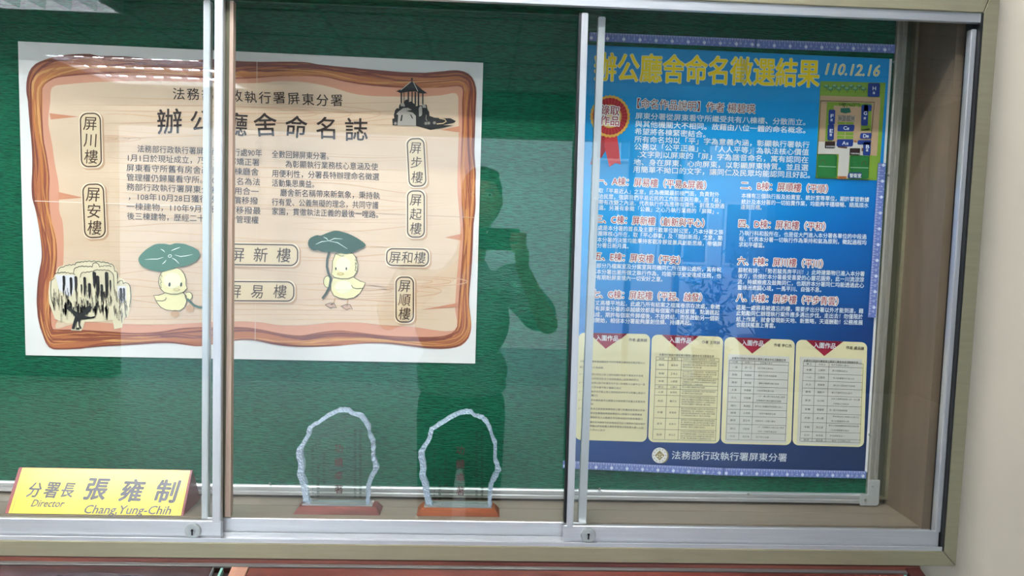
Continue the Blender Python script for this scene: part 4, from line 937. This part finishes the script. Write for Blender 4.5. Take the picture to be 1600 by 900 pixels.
def ntext(st, a, b, hpx, bold=0., shear=0.):
    A = Vector(slant(*a, .0015)); B = Vector(slant(*b, .0015)); u = (B - A); ln = u.length; u.normalize(); v = Vector((-u.y, u.x))
    k = (Vector(slant(a[0], a[1], .0015)) - Vector(slant(a[0], a[1] + 10, .0015))).length / 10 * hpx
    vs, fs, w_ = glyphs(st, 0); sx = ln / w_
    sh = [(0, 0)] + ([(bold * k * math.cos(i * 1.047), bold * k * math.sin(i * 1.047)) for i in range(6)] if bold else [])
    for e_, (dx, dy) in enumerate(sh):
        pts = []
        for x, y in vs:
            yy = (y - .37) * k; q_ = A + u * (x * sx + yy * shear + dx) + v * (yy + dy); pts.append(O0 + e1 * q_.x + e2 * q_.y + nn * (.0018 + e_ * .00002))
        fr_.add(pts, fs)
for ch, x, y, s_ in (('分', 44, 765, 21), ('署', 70, 765, 23), ('長', 96, 765, 21)): ntext(ch, (x, y), (x + s_, y + 1), s_ * 1.15, .022, .1)
for ch, x, y, s_ in (('張', 133, 763, 36), ('雍', 189, 766, 36), ('制', 243, 767, 37)): ntext(ch, (x, y), (x + s_, y + 1.5), s_ * 1.0, .03, .08)
ntext('Director', (50, 785.5), (101, 786.5), 15.5, .012, .22); ntext('Chang,Yung-Chih', (132, 795), (268, 796.8), 18.5, .014, .2)
fr_.build('lettering', INKN, npl)

# ------------------------------------------------------------------ lower counter
ctr = thing('display_counter', 'low reddish wooden showcase with sloping glossy top under the display case', 'counter', loc=(-.17, -.35, FZ))
cy0, cz0, ang = -.168, -.5835, math.radians(18)
du, dn = Vector((0, -math.cos(ang), -math.sin(ang))), Vector((0, -math.sin(ang), math.cos(ang)))
def slope(name, m, x0, x1, s0, s1, h0, h1, bev=.0008, sk=0.):
    b = MB(); vs = []
    for x, kx in ((x0, 0), (x1, 0)):
        for s_ in (s0, s1):
            for h in (h0, h1): vs.append(Vector((x + sk * s_, cy0, cz0)) + du * s_ + dn * h)
    b.add(vs, [(0, 1, 3, 2), (4, 6, 7, 5), (0, 4, 5, 1), (2, 3, 7, 6), (0, 2, 6, 4), (1, 5, 7, 3)]); return b.build(name, m, ctr, bevel=bev)
cxl, cxr = -1.14, P(1444, 883.5, cy0).x
MB().box(cxl, cxr, -.158, YW - .0005, -.63, -.5735).build('back_rail', WOODR, ctr, bevel=.001)
slope('edge_trim', mat('grey_metal_trim', '8f8c8a', .3, .8), cxl, cxr, -.0090, -.0008, -.004, .0012)
xa, xb, xc, xd, xe = [P(p_, 884, cy0).x for p_ in (333, 345, 349, 362, 388)]
slope('top_panel', WOODP, cxl, xa, 0, .44, -.008, 0)
slope('panel_edge', SILVER, xa, xa + .0012, 0, .44, -.008, .0006)
slope('glass_edge', GREENEDGE, xb, xc, 0, .44, -.012, -.001)
slope('post', WOODT, xd, xe, -.001, .44, -.03, .0005)
xg = P(1412, 884, cy0).x
slope('top_panel', mat('brown_varnished_wood', '66332a', .2, 0, .45, 9, (.3, 2, 4), spec=.15, coat=.05, col2='43201c'), xe + .0015, xg, 0, .44, -.008, 0)
slope('glass_edge', GREENEDGE, xg + .001, xg + .006, 0, .44, -.012, -.001)
slope('under_panel', mat('dark_recess', '241212', .5), cxl, cxr - .004, 0, .44, -.03, -.012)
slope('end_rail', mat('dark_red_wood', '3d1a18', .3, 0, .3, 10, coat=.4), xg + .009, cxr, -.02, .44, -.03, .003)
slope('front_rail', WOODR, cxl, cxr, .44, .47, -.035, .002)
fyy = cy0 - .45 * math.cos(ang); fzz = cz0 - .45 * math.sin(ang)
cb = MB(); cb.profx([(-.14, FZ), (-.14, -.64), (fyy, fzz - .03), (fyy, FZ)], cxl + .01, cxr - .01); cb.build('cabinet_body', WOODR, ctr, bevel=.002)
for k in range(3):
    x0 = cxl + .04 + k * .63; MB().box(x0, x0 + .58, fyy - .018, fyy, FZ + .1, fzz - .07).build('door_panel', WOODR, ctr, bevel=.004)

# ------------------------------------------------------------------ photographer and phone
def blob(parts):
    b = MB()
    for p in parts:
        if p[0] == 'e': b.ell(p[1], p[2], 18, 12, rot=p[3] if len(p) > 3 else None)
        else:
            (a, ra), (c, rc) = p[1:3]; a, c = Vector(a), Vector(c); N = 6
            b.cyl(a, c, ra, rc, 16); b.ell(a, (ra,) * 3, 16, 10); b.ell(c, (rc,) * 3, 16, 10)
    return b
def remeshed(parts, vox, name, m, parent, smooth=3, disp=0):
    b = blob(parts); o = b.build(name + '_tmp', None, None)
    md = o.modifiers.new('r', 'REMESH'); md.mode = 'VOXEL'; md.voxel_size = vox; md.use_smooth_shade = True
    if smooth: ms = o.modifiers.new('s', 'SMOOTH'); ms.iterations = smooth; ms.factor = .5
    me = bpy.data.meshes.new_from_object(o.evaluated_get(bpy.context.evaluated_depsgraph_get()))
    bpy.data.objects.remove(o); me.name = name
    off = parent_loc(parent)
    me.transform(Matrix.Translation(-off)); me.materials.clear()
    for p in me.polygons: p.use_smooth = True
    return link(name, me, m, parent)
PX, PY = -.06, -1.84
man = thing('person', 'person in a short-sleeved pale shirt and dark trousers photographing the case with a phone', 'person', loc=(PX, PY, FZ))
SKIN = mat('skin', 'b98a6c', .5, 0, .08, 20); HAIR = mat('black_hair', '17130f', .5, 0, .3, 80); SHIRT = mat('pale_striped_shirt', 'a9bcc8', .8, 0, .35, 120, (8, 8, .3), col2='7f97a8'); TRO = mat('dark_trousers', '23282b', .8); SHO = mat('black_shoe', '121212', .35)
HC = Vector((.0, -1.80, .125))
sh = {1: Vector((.125, -1.83, -.20)), -1: Vector((-.265, -1.83, -.20))}
el = {1: Vector((.262, -1.66, -.345)), -1: Vector((-.335, -1.66, -.345))}
wr = {1: Vector((.150, -1.515, -.125)), -1: Vector((-.075, -1.515, -.135))}
bd = [('e', HC, (.074, .092, .112)), ('e', HC + Vector((0, .03, -.055)), (.058, .062, .062)), ('e', HC + Vector((0, .098, -.012)), (.012, .016, .022)), ('e', HC + Vector((0, .088, -.062)), (.022, .010, .008)),
      ('e', HC + Vector((.074, .0, -.01)), (.010, .018, .030)), ('e', HC + Vector((-.074, .0, -.01)), (.010, .018, .030)),
      ('c', (HC + Vector((-.01, -.01, -.06)), .055), (Vector((-.045, -1.84, -.14)), .060)),
      ('e', (-.065, PY, -.27), (.17, .10, .13)), ('e', (-.065, PY, -.48), (.145, .10, .20)), ('e', (PX, PY, -.66), (.15, .095, .12))]
for s_ in (1, -1):
    bd += [('c', (sh[s_], .048), (el[s_], .038)), ('c', (el[s_], .039), (wr[s_], .024))]
    hip = Vector((PX + s_ * .085, PY, -.70)); kn = Vector((PX + s_ * .095, PY + .02, -1.03)); an = Vector((PX + s_ * .10, PY - .01, FZ + .08))
    bd += [('c', (hip, .080), (kn, .052)), ('c', (kn, .052), (an, .036))]
# phone: x -.02..135, z -.066..010
PHX0, PHX1, PHZ0, PHZ1, PHY = -.020, .135, -.066, .010, -1.452
for s_, xe_ in ((1, PHX1), (-1, PHX0)):
    pc = Vector((xe_ + s_ * .012, -1.485, -.075)); bd += [('c', (wr[s_], .024), (pc, .026)), ('e', pc + Vector((-s_ * .005, .003, .02)), (.018, .024, .036))]
    for k, (dz, ln) in enumerate(((.030, .95), (.010, 1.05), (-.010, 1.0), (-.029, .8))):
        a = Vector((xe_ + s_ * .018, -1.478, -.045 + dz)); b_ = Vector((xe_ + s_ * .017, -1.447, -.040 + dz)); c_ = Vector((xe_ - s_ * .030 * ln, -1.4425, -.038 + dz * .95))
        if k == 0 and s_ == -1: c_ = Vector((xe_ - .004, -1.4455, PHZ1 + .013)); b_ = Vector((xe_ - .018, -1.462, PHZ1 + .008))
        if s_ == -1 and k: c_.x = xe_ + .004 * ln; 
        bd += [('c', (a, .0088), (b_, .0080)), ('c', (b_, .0080), (c_, .0066))]
    bd += [('c', (pc + Vector((0, -.01, .0)), .011), (Vector((xe_ - s_ * .022, -1.472, PHZ0 + .022)), .0085))]
remeshed(bd, .0055, 'body', SKIN, man, 2)
for s_ in (1, -1):
    e_ = MB().ell(HC + Vector((s_ * .030, .083, .010)), (.013, .009, .009)).build('eye', mat('eye_white', 'e8e6e0', .2), man, smooth=True)
    MB().ell(HC + Vector((s_ * .030, .0905, .010)), (.0055, .0025, .0055)).build('iris', mat('iris', '20140e', .2), e_, smooth=True)
    MB().box(HC.x + s_ * .030 - .016, HC.x + s_ * .030 + .016, HC.y + .083, HC.y + .092, HC.z + .026, HC.z + .031).build('eyebrow', HAIR, man)
remeshed([('e', HC + Vector((0, -.018, .028)), (.081, .090, .098)), ('e', HC + Vector((0, -.035, -.02)), (.078, .070, .085)), ('e', HC + Vector((.01, .05, .088)), (.058, .045, .026))], .006, 'hair', HAIR, man, 2)
sp_ = [('e', (-.065, PY, -.23), (.205, .118, .085)), ('e', (-.065, PY, -.36), (.192, .128, .19)), ('e', (PX, PY, -.56), (.185, .128, .13)), ('e', (PX, PY, -.62), (.184, .130, .055)), ('c', (Vector((-.05, -1.85, -.13)), .066), (Vector((-.05, -1.85, -.19)), .10))]
for s_ in (1, -1): sp_ += [('c', (sh[s_], .075), (sh[s_].lerp(el[s_], .75), .070))]
remeshed(sp_, .009, 'shirt', SHIRT, man, 3)
tp_ = [('e', (PX, PY, -.70), (.178, .124, .12))]
for s_ in (1, -1):
    hip = Vector((PX + s_ * .082, PY, -.74)); kn = Vector((PX + s_ * .095, PY + .02, -1.03)); an = Vector((PX + s_ * .10, PY - .01, FZ + .09))
    tp_ += [('c', (hip, .098), (kn, .075)), ('c', (kn, .075), (an, .062))]
remeshed(tp_, .011, 'trousers', TRO, man, 3)
for s_ in (1, -1):
    x_ = PX + s_ * .10
    b = MB().ell((x_, PY + .055, FZ + .038), (.047, .135, .042), 20, 12); o_ = b.build('shoe', SHO, man, smooth=True)
    for v in o_.data.vertices:
        if v.co.z < .004: v.co.z = .002
ph = thing('phone', 'black smartphone held sideways in both hands in front of the camera operator', 'phone', loc=((PHX0 + PHX1) / 2, PHY, PHZ0))
MB().box(PHX0, PHX1, PHY - .008, PHY, PHZ0, PHZ1).build('phone_body', mat('phone_black', '101114', .15, coat=.5), ph, bevel=.003, seg=3)
MB().cyl((.0, PHY + .0015, -.004), (.0, PHY - .001, -.004), .007, n=20).build('lens', mat('lens_glass', '1a2230', .05), ph)
MB().cyl((.022, PHY + .0010, -.004), (.022, PHY - .001, -.004), .004, n=16).build('flash', mat('flash_cream', 'e8e0c0', .3), ph)
MB().box(PHX0 + .004, PHX1 - .004, PHY - .0084, PHY - .0079, PHZ0 + .004, PHZ1 - .004).build('screen', mat('phone_screen', '6f8f86', .1, emit=.6), ph)
bpy.data.objects.remove(_fo)
